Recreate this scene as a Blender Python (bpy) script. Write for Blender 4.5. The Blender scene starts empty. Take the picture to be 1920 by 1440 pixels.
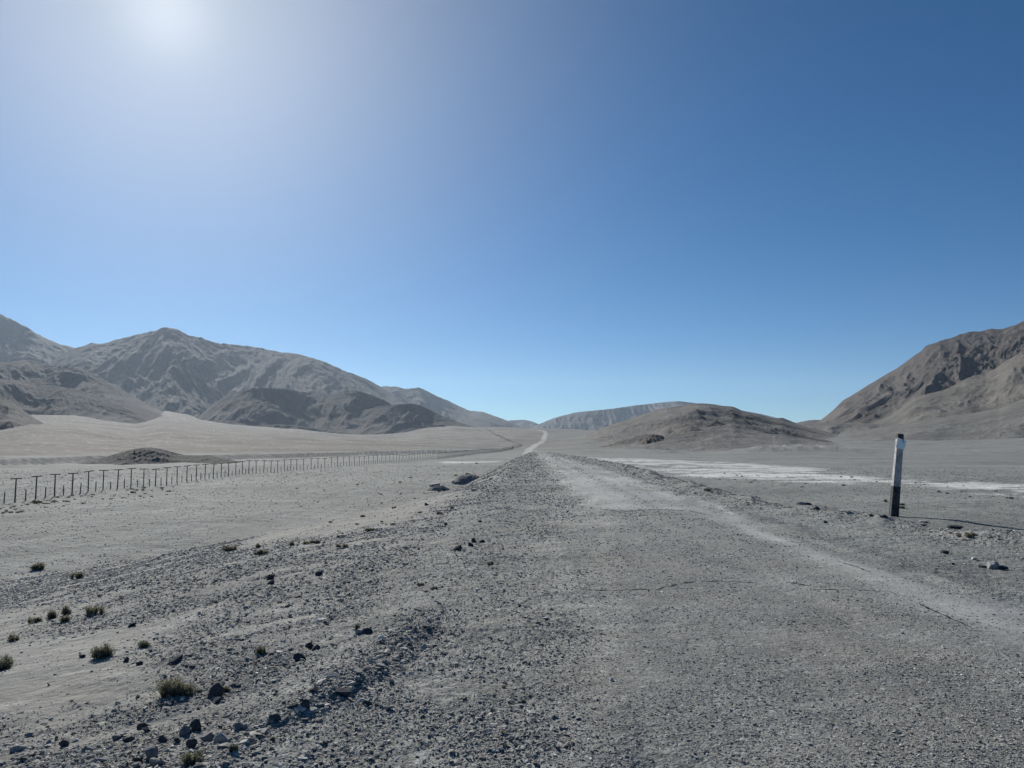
import bpy, bmesh, math, random
import numpy as np
from mathutils import Vector, Matrix, Euler

R = math.radians
scene = bpy.context.scene
col = scene.collection
rng = np.random.default_rng(7)
random.seed(7)

# ------------------------------------------------------------------ camera
EYE = 1.5            # metres above the road
FPX = 1450.0         # focal length in photo pixels (1920 wide)
HOR = 832.0          # true horizon row in the photo
PITCH = math.atan((HOR - 720.0) / FPX)
cam_d = bpy.data.cameras.new('camera')
cam_d.sensor_width = 36.0
cam_d.lens = FPX / 1920.0 * 36.0
cam_d.clip_start = 0.05
cam_d.clip_end = 60000.0
cam = bpy.data.objects.new('camera', cam_d)
cam.location = (0, 0, EYE)
cam.rotation_euler = (math.pi / 2 + PITCH, 0, 0)
col.objects.link(cam)
scene.camera = cam

def ray(px, py):
    u = (px - 960.0) / FPX
    v = (720.0 - py) / FPX
    c, s = math.cos(PITCH), math.sin(PITCH)
    return np.array([u, c - v * s, s + v * c])

def onplane(px, py, z):
    d = ray(px, py)
    t = (z - EYE) / d[2]
    return d[0] * t, d[1] * t

# ------------------------------------------------------------------ noise
def _hash(ix, iy, seed):
    h = (ix.astype(np.int64) * 374761393 + iy.astype(np.int64) * 668265263 + seed * 1442695041) & 0xFFFFFFFF
    h = ((h ^ (h >> 13)) * 1274126177) & 0xFFFFFFFF
    h = ((h ^ (h >> 16)) * 2246822519) & 0xFFFFFFFF
    return (h ^ (h >> 15)) & 0xFFFFFFFF

def perlin(x, y, seed=0):
    x = np.asarray(x, dtype=np.float64); y = np.asarray(y, dtype=np.float64)
    xi = np.floor(x); yi = np.floor(y)
    xf = x - xi; yf = y - yi
    xi = xi.astype(np.int64); yi = yi.astype(np.int64)
    u = xf * xf * xf * (xf * (xf * 6 - 15) + 10)
    v = yf * yf * yf * (yf * (yf * 6 - 15) + 10)
    def g(dx, dy):
        a = _hash(xi + dx, yi + dy, seed) * (2 * math.pi / 4294967296.0)
        return np.cos(a) * (xf - dx) + np.sin(a) * (yf - dy)
    a = g(0, 0); b = g(1, 0); c = g(0, 1); d = g(1, 1)
    return 1.5 * ((a + (b - a) * u) * (1 - v) + (c + (d - c) * u) * v)

def fbm(x, y, seed=0, octv=4, gain=0.5, lac=2.03):
    s = 0.0; a = 1.0
    for i in range(octv):
        s = s + a * perlin(x, y, seed + i * 17)
        x = x * lac + 3.7; y = y * lac + 1.3; a *= gain
    return s

def ridged(x, y, seed=0, octv=5, gain=0.5, lac=2.1):
    s = 0.0; a = 1.0; w = 1.0; n = 0.0
    for i in range(octv):
        r = 1.0 - np.abs(perlin(x, y, seed + i * 31)) * 1.6
        r = np.clip(r, 0, 1) ** 2
        s = s + a * r * w
        w = np.clip(r * 1.4, 0.15, 1); n += a
        x = x * lac + 5.1; y = y * lac + 2.9; a *= gain
    return s / n

def sstep(a, b, x):
    t = np.clip((x - a) / (b - a), 0, 1)
    return t * t * (3 - 2 * t)

# ------------------------------------------------------------------ ground height
ZP = -2.2            # level of the plain relative to the road

Yc = np.array([-60, 3.6, 5, 8, 12, 20, 35, 68, 110, 160, 260.0])
XcL = np.array([-1.3, -1.3, -1.2, -0.9, -0.9, -0.7, -0.5, 0.0, 2.2, 4.3, 4.3])
Yt = np.array([-60, 15, 21, 27.5, 32, 46, 74, 110, 160, 260.0])
XtL = np.array([-15, -15, -13.9, -10.2, -7.6, -5.3, -3.6, -1.0, 2.2, 2.2])
_cr = [onplane(px, py, 0.0) for px, py in ((1690, 974), (1440, 942), (1300, 907), (1180, 872), (1100, 859), (1040, 850), (1012, 846))]
YcR = np.array([-60, 12.0] + [p[1] for p in _cr] + [260.0])
XcR = np.array([8.3, 8.3] + [p[0] for p in _cr] + [6.0])

PXA = np.array([-600, 0, 60, 140, 200, 260, 310, 350, 380, 430, 480, 560, 620, 700, 760, 800, 850, 930, 1000, 1100, 1300, 1500, 1700, 1920, 2500.0])
R0A = np.interp(PXA, [-600, 0, 170, 430, 560, 800, 930, 1000, 1100, 1300, 1500, 1700, 1920, 2500], [125, 134, 158, 179, 206, 298, 360, 400, 330, 330, 300, 260, 240, 230])
RTA = np.array([2100, 2100, 2100, 2100, 2150, 2250, 2600, 2500, 2400, 2300, 2300, 2200, 2100, 2100, 2000, 1900, 1800, 1650, 1600, 1600, 1500, 1500, 1400, 1200, 1200.0])
PYA = np.array([785, 788, 772, 773, 783, 788, 770, 778, 788, 796, 800, 806, 812, 816, 812, 804, 800, 801, 801, 805, 812, 794, 788, 772, 745.0])

def pxazi(X, Y):
    p = 960 + FPX * X / np.maximum(Y, 1e-3)
    p = np.where(Y <= 0.05 * np.hypot(X, Y), np.where(X < 0, -600, 2500), p)
    return np.clip(p, -600, 2500)

SC = [onplane(px, py, 0.0) for px, py in ((400, 1425), (480, 1362), (600, 1312), (680, 1272), (760, 1217), (850, 1122))]
SCY = np.array([p[1] for p in SC]); SCX = np.array([p[0] for p in SC])

MOUNDS = [  # px, py of the base centre on the plain, half width, half depth, height
    (1500, 849, 26.0, 30.0, 2.8), (1420, 850, 12.0, 18.0, 1.5), (1238, 851, 9.0, 8.0, 1.5),
]
MW = [(*onplane(a, b, ZP), w, d, h) for a, b, w, d, h in MOUNDS]

def macro(X, Y):
    r = np.hypot(X, Y)
    D = np.maximum(Y, 0.62 * r)
    p = pxazi(X, Y)
    r0 = np.interp(p, PXA, R0A); rt = np.interp(p, PXA, RTA); py = np.interp(p, PXA, PYA)
    ztar = EYE + (HOR - py) / FPX * rt
    t = np.clip((D - r0) / (rt - r0), 0, 1)
    rise = (ztar - ZP) * (0.55 * t + 0.45 * t ** 2.2)
    over = np.clip((D - rt) / 900.0, 0, 1)
    rise = rise - over * 6.0
    z = ZP + rise
    left = sstep(1000, 800, p)
    bank = 1.15 * sstep(-1.0, 1.2, D - r0 + 6 * perlin(X / 40, Y / 40, 3)) * left * np.exp(-np.clip(D - r0, 0, None) / 500)
    z = z + bank
    und = (fbm(X / 95, Y / 150, 11, 4) + 1.6 * fbm(X / 330, Y / 260, 13, 3) * np.clip((D - 500) / 900, 0, 1)) * np.clip((D - r0) / 250, 0, 1) * np.clip(3.2 - D / 1500.0, 0.6, 3)
    z = z + und
    z = z + 0.16 * fbm(X / 11, Y / 11, 5, 3) * sstep(8, 25, r)
    for mx, my, w, d, h in MW:
        q = ((X - mx) / w) ** 2 + ((Y - my) / d) ** 2
        z = z + h * np.exp(-q * 1.2) * (1 + 0.28 * fbm(X / 5, Y / 7, 9, 3))
    # the road embankment
    cl = np.interp(Y, Yc, XcL); tl = np.interp(Y, Yt, XtL); cr = np.interp(Y, YcR, XcR)
    lift = sstep(250, 165, Y)
    wob = 0.35 * perlin(X / 6, Y / 4, 21) * sstep(6, 14, r)
    tL = np.clip((cl - X + wob) / np.maximum(cl - tl, 0.5), 0, 1)
    tR = np.clip((X - cr + wob) / 5.0, 0, 1)
    tt = np.maximum(tL, tR)
    k = 1 - (0.6 * tt + 0.4 * tt * tt * (3 - 2 * tt))
    emb = -0.012 * np.abs(X - 3.0) * (tt < 1) * k
    z = z + (0 + emb - z) * k * lift
    return z

def meso(X, Y):
    r = np.hypot(X, Y)
    cl = np.interp(Y, Yc, XcL); cr = np.interp(Y, YcR, XcR)
    z = np.zeros_like(X)
    lift = sstep(230, 150, Y)
    inroad = sstep(-0.4, 1.2, X - cl) * sstep(0.4, -1.2, X - cr)
    outer = 1 - inroad
    z = z + 0.012 * fbm(X / 1.6, Y / 1.6, 41, 3) * inroad
    z = z + 0.034 * fbm(X / 1.9, Y / 1.9, 43, 4) * outer * np.clip(1.4 - r / 90, 0.2, 1)
    # shallow wind-blown scour across the left slope
    z = z + 0.022 * ridged((X + 0.55 * Y) / 3.2, (Y - 0.55 * X) / 1.1, 47, 3) * sstep(0.0, 2.5, cl - X) * sstep(24, 10, r)
    # windrow of stones along the lip of the left slope
    xs = np.interp(Y, SCY, SCX)
    win = sstep(3.0, 4.0, Y) * sstep(7.6, 6.0, Y)
    u = X - xs + 0.07 * perlin(X * 2.2, Y * 2.2, 51)
    z = z + win * 0.06 * sstep(0.08, -0.08, u) * np.exp(-np.clip(-u, 0, None) / 0.55) * (0.75 + 0.6 * perlin(X * 1.3, Y * 1.3, 52))
    # graded berms along both edges
    lump = np.clip(0.55 + 0.9 * fbm(X / 1.3, Y / 2.2, 55, 3), 0, 2)
    z = z + lift * 0.17 * np.exp(-((X - cr + 0.45) / 0.45) ** 2) * lump
    z = z + lift * 0.16 * np.exp(-((X - cl - 0.3) / 0.6) ** 2) * lump * sstep(11, 24, Y)
    # wheel ruts
    for off in (2.35, 4.15):
        xr = off + np.interp(Y, [0, 12, 20, 50, 100, 170], [0.7, .45, 0.1, 1.2, 2.0, 1.6])
        z = z - lift * 0.022 * np.exp(-((X - xr) / 0.28) ** 2) * inroad
    return z

def micro(X, Y, A, B):
    r = np.hypot(X, Y)
    amp = 0.0045 + 0.0075 * B[:, 2] - 0.0030 * A[:, 0]
    amp = amp * (1 - 0.85 * A[:, 1]) * (1 - 0.8 * A[:, 2])
    fade = sstep(26, 9, r)
    n = np.zeros_like(X)
    m = r < 27
    x = X[m]; y = Y[m]
    n[m] = (ridged(x * 9, y * 9, 61, 2) - 0.4) * 1.2 + 0.9 * perlin(x * 22, y * 22, 62) + 0.8 * perlin(x * 48, y * 48, 63)
    return n * amp * fade

def hmid(X, Y):
    X = np.atleast_1d(np.asarray(X, float)); Y = np.atleast_1d(np.asarray(Y, float))
    return macro(X, Y) + meso(X, Y)

def hit(px, py, f=None, tmax=9000.0, t0=2.0):
    ff = f or hmid
    f = lambda a, b: np.atleast_1d(ff(np.atleast_1d(a), np.atleast_1d(b)))
    d = ray(px, py)
    t = np.concatenate([np.linspace(t0, 60, 360), np.geomspace(60, tmax, 500)[1:]])
    g = EYE + d[2] * t - f(d[0] * t, d[1] * t)
    i = np.argmax(g <= 0)
    if g[i] > 0: i = len(t) - 1
    if i == 0: return d[0] * t[0], d[1] * t[0]
    a, b = t[i - 1], t[i]
    for _ in range(2):
        t = np.linspace(a, b, 40)
        g = EYE + d[2] * t - f(d[0] * t, d[1] * t)
        i = int(np.argmax(g <= 0))
        if g[i] > 0: i = 39
        i = max(i, 1)
        a, b = t[i - 1], t[i]
    return d[0] * b, d[1] * b

# ------------------------------------------------------------------ surface masks (world space polygons)
def world_poly(pts, z=None, f=None):
    return np.array([onplane(px, py, z) if z is not None else hit(px, py, f) for px, py in pts])

def poly_sd(X, Y, P):
    n = len(P); best = np.full(X.shape, 1e18); ins = np.zeros(X.shape, bool)
    for i in range(n):
        x0, y0 = P[i]; x1, y1 = P[(i + 1) % n]
        ex, ey = x1 - x0, y1 - y0
        t = np.clip(((X - x0) * ex + (Y - y0) * ey) / (ex * ex + ey * ey + 1e-12), 0, 1)
        dx = X - x0 - t * ex; dy = Y - y0 - t * ey
        best = np.minimum(best, dx * dx + dy * dy)
        c = ((y0 > Y) != (y1 > Y)) & (X < (x1 - x0) * (Y - y0) / (y1 - y0 + 1e-12) + x0)
        ins ^= c
    s = np.sqrt(best)
    return np.where(ins, s, -s)

def line_d(X, Y, P):
    best = np.full(X.shape, 1e18)
    for i in range(len(P) - 1):
        x0, y0 = P[i]; x1, y1 = P[i + 1]
        ex, ey = x1 - x0, y1 - y0
        t = np.clip(((X - x0) * ex + (Y - y0) * ey) / (ex * ex + ey * ey + 1e-12), 0, 1)
        best = np.minimum(best, (X - x0 - t * ex) ** 2 + (Y - y0 - t * ey) ** 2)
    return np.sqrt(best)

P_DUST1 = world_poly([(1002, 849), (1022, 866), (1050, 892), (1072, 920), (1098, 950), (1288, 956), (1370, 985), (1450, 1012), (1490, 1019), (1400, 966), (1300, 932), (1180, 892), (1085, 866), (1020, 849)], 0.0)
P_DUST2 = world_poly([(1490, 1028), (1560, 1068), (1640, 1100), (1760, 1150), (1930, 1215), (1930, 1140), (1750, 1082), (1600, 1045), (1515, 1022)], 0.0)
P_SAND1 = world_poly([(-400, 1110), (60, 1150), (200, 1165), (290, 1200), (330, 1245), (400, 1275), (330, 1330), (270, 1390), (120, 1440), (-300, 1440), (-600, 1440)], None)
P_SAND2 = world_poly([(420, 1015), (640, 965), (820, 925), (880, 925), (800, 970), (640, 1000), (480, 1022)], None)
P_SAND3 = world_poly([(380, 1420), (400, 1405), (440, 1395), (470, 1400), (430, 1445), (370, 1445)], None)
P_SALT = world_poly([(1095, 857.5), (1180, 859), (1330, 865), (1480, 874), (1545, 880), (1600, 893), (1680, 898), (1800, 902), (1960, 909), (2100, 918), (2100, 945), (1930, 932), (1860, 926), (1780, 916), (1680, 907), (1600, 904), (1580, 908), (1440, 897), (1340, 899), (1280, 893), (1240, 885), (1180, 876), (1120, 862)], ZP)
P_SALT2 = world_poly([(832, 866), (930, 864.6), (925, 865.4), (870, 867.6), (838, 868)], ZP)
FAR_ROAD = [(4.6, 150), (4.9, 200), (5.2, 260)] + [hit(px, py, macro) for px, py in ((992, 842), (1002, 836.5), (1014, 830), (1020, 822), (1023, 814), (1021, 809), (1012, 806.5))]

def masks(X, Y):
    r = np.hypot(X, Y)
    p = pxazi(X, Y)
    w = 0.03 * np.clip(r, 3, 200) * 0.35
    cl = np.interp(Y, Yc, XcL); tl = np.interp(Y, Yt, XtL); cr = np.interp(Y, YcR, XcR)
    n1 = fbm(X / 0.9, Y / 2.2, 71, 3)
    n2 = fbm(X / 3.5, Y / 3.5, 72, 4)
    lift = sstep(245, 190, Y)
    # worn pavement
    xl = np.interp(Y, [0, 8, 19, 50, 100, 170], [0.45, 0.7, 1.6, 2.4, 3.3, 4.0])
    xr = np.interp(Y, [0, 8, 14, 20, 50, 100, 170], [5.4, 5.0, 5.1, 4.9, 6.4, 7.0, 5.6])
    pave = sstep(-0.9, 0.9, X - xl + 0.6 * n1) * sstep(0.6, -0.6, X - xr + 0.45 * n1) * lift
    far_road = sstep(2.4, 1.2, line_d(X, Y, FAR_ROAD) - np.clip((Y - 200) / 900, 0, 0.9)) * sstep(140, 200, Y)
    dust = np.maximum(sstep(-1, 1, (poly_sd(X, Y, P_DUST1) + 0.25 * n1 * np.clip(r / 14, .6, 2.5)) / (0.18 + w)),
                      0.92 * sstep(-1, 1, (poly_sd(X, Y, P_DUST2) + 0.18 * n1) / 0.3))
    xm = np.interp(Y, [12, 17, 50, 100], [3.2, 3.3, 4.0, 4.8])
    dust = np.clip(dust * (0.84 + 0.35 * n2) * (1 - 0.5 * np.exp(-((X - xm + 0.1 * n1) / 0.28) ** 2)), 0, 1)
    dust = np.maximum(dust, far_road)
    sand = np.maximum(sstep(-1, 1, (poly_sd(X, Y, P_SAND1) + 0.8 * n2) / 0.7), sstep(-1, 1, (poly_sd(X, Y, P_SAND2) + 0.7 * n2) / 0.8))
    sand = np.maximum(sand, sstep(-1, 1, (poly_sd(X, Y, P_SAND3) + 0.12 * n2) / 0.08))
    drift = sstep(0.35, 0.8, fbm((X + 0.55 * Y) / 2.8, (Y - 0.55 * X) / 0.8, 77, 3)) * sstep(0, 1.0, cl - X)
    sand = np.clip(np.maximum(sand, 0.8 * drift), 0, 1)
    st = fbm(X / 34, Y / 5.0, 81, 4)
    st2 = fbm(X / 7, Y / 2.5, 83, 3)
    salt = sstep(-0.12, 0.16, st * 1.15 + 0.65 * st2 + 0.16) * sstep(-1, 1.2, (poly_sd(X, Y, P_SALT) + 1.6 * st2) / 2.2)
    salt = np.maximum(salt, sstep(-1, 1, (poly_sd(X, Y, P_SALT2) + 0.5) / 2.0))
    r0 = np.interp(p, PXA, R0A)
    D = np.maximum(Y, 0.62 * r)
    fan = sstep(-5, 30, D - r0 + 14 * n2) * sstep(1250, 950, p) * (1 - 0 * far_road)
    fan = fan * (1 - 0.45 * sstep(700, 900, p))
    fan = np.maximum(fan, 0.30 * sstep(0, 500, D - r0))
    for mx, my, mw, md, mh in MW:
        fan = fan * (1 - 0.9 * np.exp(-0.8 * (((X - mx) / mw) ** 2 + ((Y - my) / md) ** 2)))
    stone = sstep(-0.1, 0.9, cl - X) * sstep(-3.0, 1.5, X - tl + 1.6 * n2)
    stone = np.maximum(stone, 0.75 * np.exp(-((X - cr + 0.5) / 0.8) ** 2))
    stone = np.maximum(stone, 0.8 * sstep(0, 6, Y - 16) * sstep(1.6, -0.2, X - cl) * sstep(-2, 0.5, X - tl)) * lift
    shoulder = sstep(0.2, -0.5, X - xl + 0.3 * n1) * sstep(-0.6, 0.3, X - cl)
    stone = np.maximum(stone, 0.45 * shoulder)
    stone = stone * (1 - 0.85 * sand)
    for mx, my, mw, md, mh in MW:
        stone = np.maximum(stone, np.exp(-0.9 * (((X - mx) / mw) ** 2 + ((Y - my) / md) ** 2)))
    salt = np.maximum(salt, 0.12 * far_road)
    A = np.stack([pave, dust, sand], 1)
    B = np.stack([salt, fan, stone], 1)
    return A, B

# ------------------------------------------------------------------ material helpers
def newmat(name):
    m = bpy.data.materials.new(name); m.use_nodes = True
    nt = m.node_tree
    b = nt.nodes['Principled BSDF']
    b.inputs['Roughness'].default_value = 0.95
    if 'Specular IOR Level' in b.inputs: b.inputs['Specular IOR Level'].default_value = 0.12
    return m, nt, b

class NB:
    def __init__(s, nt): s.nt = nt
    def n(s, t, **kw):
        x = s.nt.nodes.new(t)
        for k, v in kw.items(): setattr(x, k, v)
        return x
    def link(s, a, b): s.nt.links.new(a, b)
    def val(s, sock, v):
        if hasattr(v, 'is_output') or isinstance(v, bpy.types.NodeSocket): s.link(v, sock)
        else: sock.default_value = v
    def math(s, op, a, b=0.0, clamp=False):
        x = s.n('ShaderNodeMath', operation=op); x.use_clamp = clamp
        s.val(x.inputs[0], a); s.val(x.inputs[1], b)
        return x.outputs[0]
    def mix(s, f, a, b, mode='MIX'):
        x = s.n('ShaderNodeMix', data_type='RGBA', blend_type=mode)
        s.val(x.inputs[0], f)
        for i, c in ((6, a), (7, b)):
            if isinstance(c, tuple): x.inputs[i].default_value = (*c, 1)
            else: s.link(c, x.inputs[i])
        return x.outputs[2]
    def rng(s, v, a, b, c, d):
        x = s.n('ShaderNodeMapRange'); s.link(v, x.inputs[0])
        for i, q in enumerate((a, b, c, d)): x.inputs[i + 1].default_value = q
        return x.outputs[0]
    def noise(s, vec, scale, detail=3, rough=0.55, dist=0.0):
        x = s.n('ShaderNodeTexNoise'); s.link(vec, x.inputs['Vector'])
        x.inputs['Scale'].default_value = scale; x.inputs['Detail'].default_value = detail
        x.inputs['Roughness'].default_value = rough; x.inputs['Distortion'].default_value = dist
        return x.outputs['Fac']
    def vor(s, vec, scale, feature='F1', rand=1.0):
        x = s.n('ShaderNodeTexVoronoi', feature=feature); s.link(vec, x.inputs['Vector'])
        x.inputs['Scale'].default_value = scale; x.inputs['Randomness'].default_value = rand
        return x
    def mapping(s, vec, scale=(1, 1, 1), rot=(0, 0, 0)):
        x = s.n('ShaderNodeMapping'); s.link(vec, x.inputs[0])
        x.inputs['Scale'].default_value = scale; x.inputs['Rotation'].default_value = rot
        return x.outputs[0]
    def sep(s, c):
        x = s.n('ShaderNodeSeparateColor'); s.link(c, x.inputs[0]); return x.outputs
    def grey(s, v):
        x = s.n('ShaderNodeCombineColor')
        for i in range(3): s.val(x.inputs[i], v)
        return x.outputs[0]

C_PLAIN = (0.216, 0.224, 0.212)
C_PAVE = (0.212, 0.216, 0.206)
C_DUST = (0.338, 0.345, 0.332)
C_SAND = (0.246, 0.247, 0.228)
C_SALT = (0.53, 0.53, 0.515)
C_FAN = (0.138, 0.131, 0.116)
C_STONE = (0.220, 0.223, 0.212)

def pos_y(q, pos):
    x = q.n('ShaderNodeSeparateXYZ'); q.link(pos, x.inputs[0]); return x.outputs[1]

def ground_material():
    m, nt, b = newmat('gravel_ground'); q = NB(nt)
    pos = q.n('ShaderNodeNewGeometry').outputs['Position']
    a1 = q.n('ShaderNodeAttribute', attribute_name='mask_a').outputs['Color']
    a2 = q.n('ShaderNodeAttribute', attribute_name='mask_b').outputs['Color']
    A = q.sep(a1); B = q.sep(a2)
    flat = q.mapping(pos, (1, 1, 0.2))
    c = q.mix(B[1], C_PLAIN, C_FAN)
    c = q.mix(B[2], c, C_STONE)
    c = q.mix(A[0], c, C_PAVE)
    c = q.mix(A[2], c, C_SAND)
    c = q.mix(A[1], c, C_DUST)
    c = q.mix(B[0], c, C_SALT)
    big = q.noise(flat, 0.045, 5, 0.6)
    c = q.mix(1.0, c, q.grey(q.rng(big, 0.3, 0.7, 0.84, 1.16)), 'MULTIPLY')
    streak = q.noise(q.mapping(pos, (0.012, 0.09, 0.05)), 1.0, 5, 0.6, 0.4)
    c = q.mix(1.0, c, q.grey(q.rng(streak, 0.3, 0.7, 0.86, 1.14)), 'MULTIPLY')
    s2 = q.noise(q.mapping(pos, (0.004, 0.022, 0.02)), 1.0, 6, 0.62, 0.6)
    c = q.mix(B[1], c, q.mix(1.0, c, q.grey(q.rng(s2, 0.32, 0.68, 0.68, 1.40)), 'MULTIPLY'))
    track = q.noise(q.mapping(pos, (1.7, 0.07, 0.1)), 1.0, 4, 0.6, 0.3)
    c = q.mix(q.rng(pos_y(q, pos), 160.0, 260.0, 1.0, 0.0), c, q.mix(1.0, c, q.grey(q.rng(track, 0.3, 0.7, 0.88, 1.13)), 'MULTIPLY'))
    patch = q.noise(flat, 0.38, 6, 0.7, 0.8)
    c = q.mix(1.0, c, q.grey(q.rng(patch, 0.36, 0.66, 0.90, 1.12)), 'MULTIPLY')
    mid = q.noise(flat, 1.7, 5, 0.62)
    c = q.mix(1.0, c, q.grey(q.rng(mid, 0.3, 0.7, 0.86, 1.14)), 'MULTIPLY')
    warm = q.noise(flat, 0.55, 3, 0.5)
    c = q.mix(q.rng(warm, 0.5, 0.75, 0.0, 0.5), c, q.mix(1.0, c, (1.05, 1.0, 0.91), 'MULTIPLY'))
    # pebble tone, each pebble its own grey
    smooth = q.math('MULTIPLY', q.math('SUBTRACT', 1.0, q.math('MULTIPLY', A[1], 0.8)), q.math('SUBTRACT', 1.0, q.math('MULTIPLY', A[2], 0.75)))
    smooth = q.math('MULTIPLY', smooth, q.math('SUBTRACT', 1.0, q.math('MULTIPLY', B[0], 0.8)))
    v1 = q.vor(flat, 85.0); v2 = q.vor(flat, 23.0)
    t1 = q.sep(v1.outputs['Color'])[0]; t2 = q.sep(v2.outputs['Color'])[1]
    p1 = q.rng(t1, 0, 1, 0.62, 1.38); p2 = q.rng(t2, 0, 1, 0.86, 1.14)
    w1 = q.rng(t2, 0.965, 0.99, 0.0, 0.35)
    tone = q.math('ADD', q.math('MULTIPLY', p1, p2), w1)
    c = q.mix(smooth, c, q.mix(1.0, c, q.grey(tone), 'MULTIPLY'))
    q.link(c, b.inputs['Base Color'])
    # relief
    n3 = q.noise(flat, 75.0, 3, 0.6)
    h = q.math('ADD', q.math('MULTIPLY', q.math('SUBTRACT', 1.0, v1.outputs['Distance']), 0.6), q.math('MULTIPLY', v2.outputs['Distance'], -0.9))
    h = q.math('MULTIPLY', q.math('ADD', h, q.math('MULTIPLY', n3, 0.5)), smooth)
    bm = q.n('ShaderNodeBump'); bm.inputs['Strength'].default_value = 0.6; bm.inputs['Distance'].default_value = 0.009
    q.link(h, bm.inputs['Height'])
    h2 = q.math('ADD', q.noise(flat, 3.2, 6, 0.65), q.math('MULTIPLY', q.noise(flat, 0.35, 5, 0.65), 4.0))
    bm2 = q.n('ShaderNodeBump'); bm2.inputs['Strength'].default_value = 0.55; bm2.inputs['Distance'].default_value = 0.16
    q.link(q.math('MULTIPLY', h2, q.rng(A[0], 0, 1, 0.8, 0.2)), bm2.inputs['Height'])
    q.link(bm2.outputs[0], bm.inputs['Normal'])
    q.link(bm.outputs[0], b.inputs['Normal'])
    return m

def hill_material(name, c_low, c_high, c_rock, scale, rock=0.3, bump=1.0, streaks=0.0):
    m, nt, b = newmat(name); q = NB(nt)
    pos = q.n('ShaderNodeNewGeometry').outputs['Position']
    at = q.sep(q.n('ShaderNodeAttribute', attribute_name='slope_mask').outputs['Color'])  # height fraction, crag
    c = q.mix(q.rng(at[0], 0.05, 0.75, 0, 1), c_low, c_high)
    n1 = q.noise(pos, 1.0 / scale, 5, 0.6)
    n2 = q.noise(pos, 6.0 / scale, 6, 0.68)
    c = q.mix(1.0, c, q.grey(q.rng(n1, 0.3, 0.7, 0.78, 1.22)), 'MULTIPLY')
    c = q.mix(1.0, c, q.grey(q.rng(n2, 0.3, 0.7, 0.78, 1.22)), 'MULTIPLY')
    n3 = q.noise(pos, 2.5 / scale, 7, 0.7)
    f = q.math('ADD', q.rng(n3, 0.56, 0.70, 0.0, rock), q.math('MULTIPLY', at[1], 0.9), True)
    c = q.mix(f, c, c_rock)
    n4 = q.noise(pos, 0.6 / scale, 3, 0.5)
    c = q.mix(q.rng(n4, 0.45, 0.7, 0, 0.5), c, q.mix(1.0, c, (1.10, 0.98, 0.90), 'MULTIPLY'))
    if streaks:
        s = q.noise(q.mapping(pos, (7.0 / scale, 0.4 / scale, 0.4 / scale)), 1.0, 4, 0.6)
        c = q.mix(1.0, c, q.grey(q.rng(s, 0.4, 0.65, 1 - 0.25 * streaks, 1 + streaks)), 'MULTIPLY')
    q.link(c, b.inputs['Base Color'])
    bm = q.n('ShaderNodeBump'); bm.inputs['Strength'].default_value = 0.7 * bump; bm.inputs['Distance'].default_value = scale * 0.075
    q.link(q.math('ADD', n2, q.math('MULTIPLY', q.noise(pos, 22.0 / scale, 5, 0.7), 0.5)), bm.inputs['Height'])
    q.link(bm.outputs[0], b.inputs['Normal'])
    return m

def stone_material(name, base, var=0.45, attr=True, warm=0.3):
    m, nt, b = newmat(name); q = NB(nt)
    pos = q.n('ShaderNodeNewGeometry').outputs['Position']
    n = q.noise(pos, 38.0, 5, 0.65)
    c = q.mix(q.rng(n, 0.3, 0.7, 0, 1), tuple(x * 0.78 for x in base), tuple(x * 1.22 for x in base))
    n2 = q.noise(pos, 7.0, 3, 0.5)
    c = q.mix(q.rng(n2, 0.45, 0.7, 0, warm), c, q.mix(1.0, c, (1.14, 1.0, 0.86), 'MULTIPLY'))
    if attr:
        a = q.n('ShaderNodeAttribute', attribute_name='tone').outputs['Fac']
        c = q.mix(1.0, c, q.grey(a), 'MULTIPLY')
    q.link(c, b.inputs['Base Color'])
    bm = q.n('ShaderNodeBump'); bm.inputs['Strength'].default_value = 0.5; bm.inputs['Distance'].default_value = 0.01
    q.link(q.noise(pos, 90.0, 4, 0.65), bm.inputs['Height']); q.link(bm.outputs[0], b.inputs['Normal'])
    return m

# ------------------------------------------------------------------ mesh helpers
def mesh_np(name, V, F, mats, attrs=None, smooth=True):
    """V (n,3), F (m,k) with equal face size k"""
    me = bpy.data.meshes.new(name)
    V = np.ascontiguousarray(V, dtype=np.float32); F = np.ascontiguousarray(F, dtype=np.int32)
    k = F.shape[1]
    me.vertices.add(len(V)); me.vertices.foreach_set('co', V.ravel())
    me.loops.add(F.size); me.loops.foreach_set('vertex_index', F.ravel())
    me.polygons.add(len(F)); me.polygons.foreach_set('loop_start', np.arange(0, F.size, k, dtype=np.int32))
    me.polygons.foreach_set('use_smooth', np.full(len(F), smooth, dtype=bool))
    for an, (kind, dat) in (attrs or {}).items():
        at = me.attributes.new(an, kind, 'POINT')
        if kind == 'FLOAT_COLOR':
            d = np.ones((len(V), 4), np.float32); d[:, :dat.shape[1]] = dat
            at.data.foreach_set('color', d.ravel())
        else:
            at.data.foreach_set('value', np.ascontiguousarray(dat, dtype=np.float32))
    me.update(calc_edges=True); me.validate()
    for mt in mats: me.materials.append(mt)
    return me

def link(name, me, parent=None, **props):
    o = bpy.data.objects.new(name, me); col.objects.link(o)
    if parent: o.parent = parent
    for k, v in props.items(): o[k] = v
    return o

def thing(name, loc, label, cat, group=None, rz=0.0):
    o = bpy.data.objects.new(name, None); col.objects.link(o)
    o.location = loc; o.rotation_euler = (0, 0, rz); o.empty_display_size = 0.2
    o['label'] = label; o['category'] = cat
    if group: o['group'] = group
    return o

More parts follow.
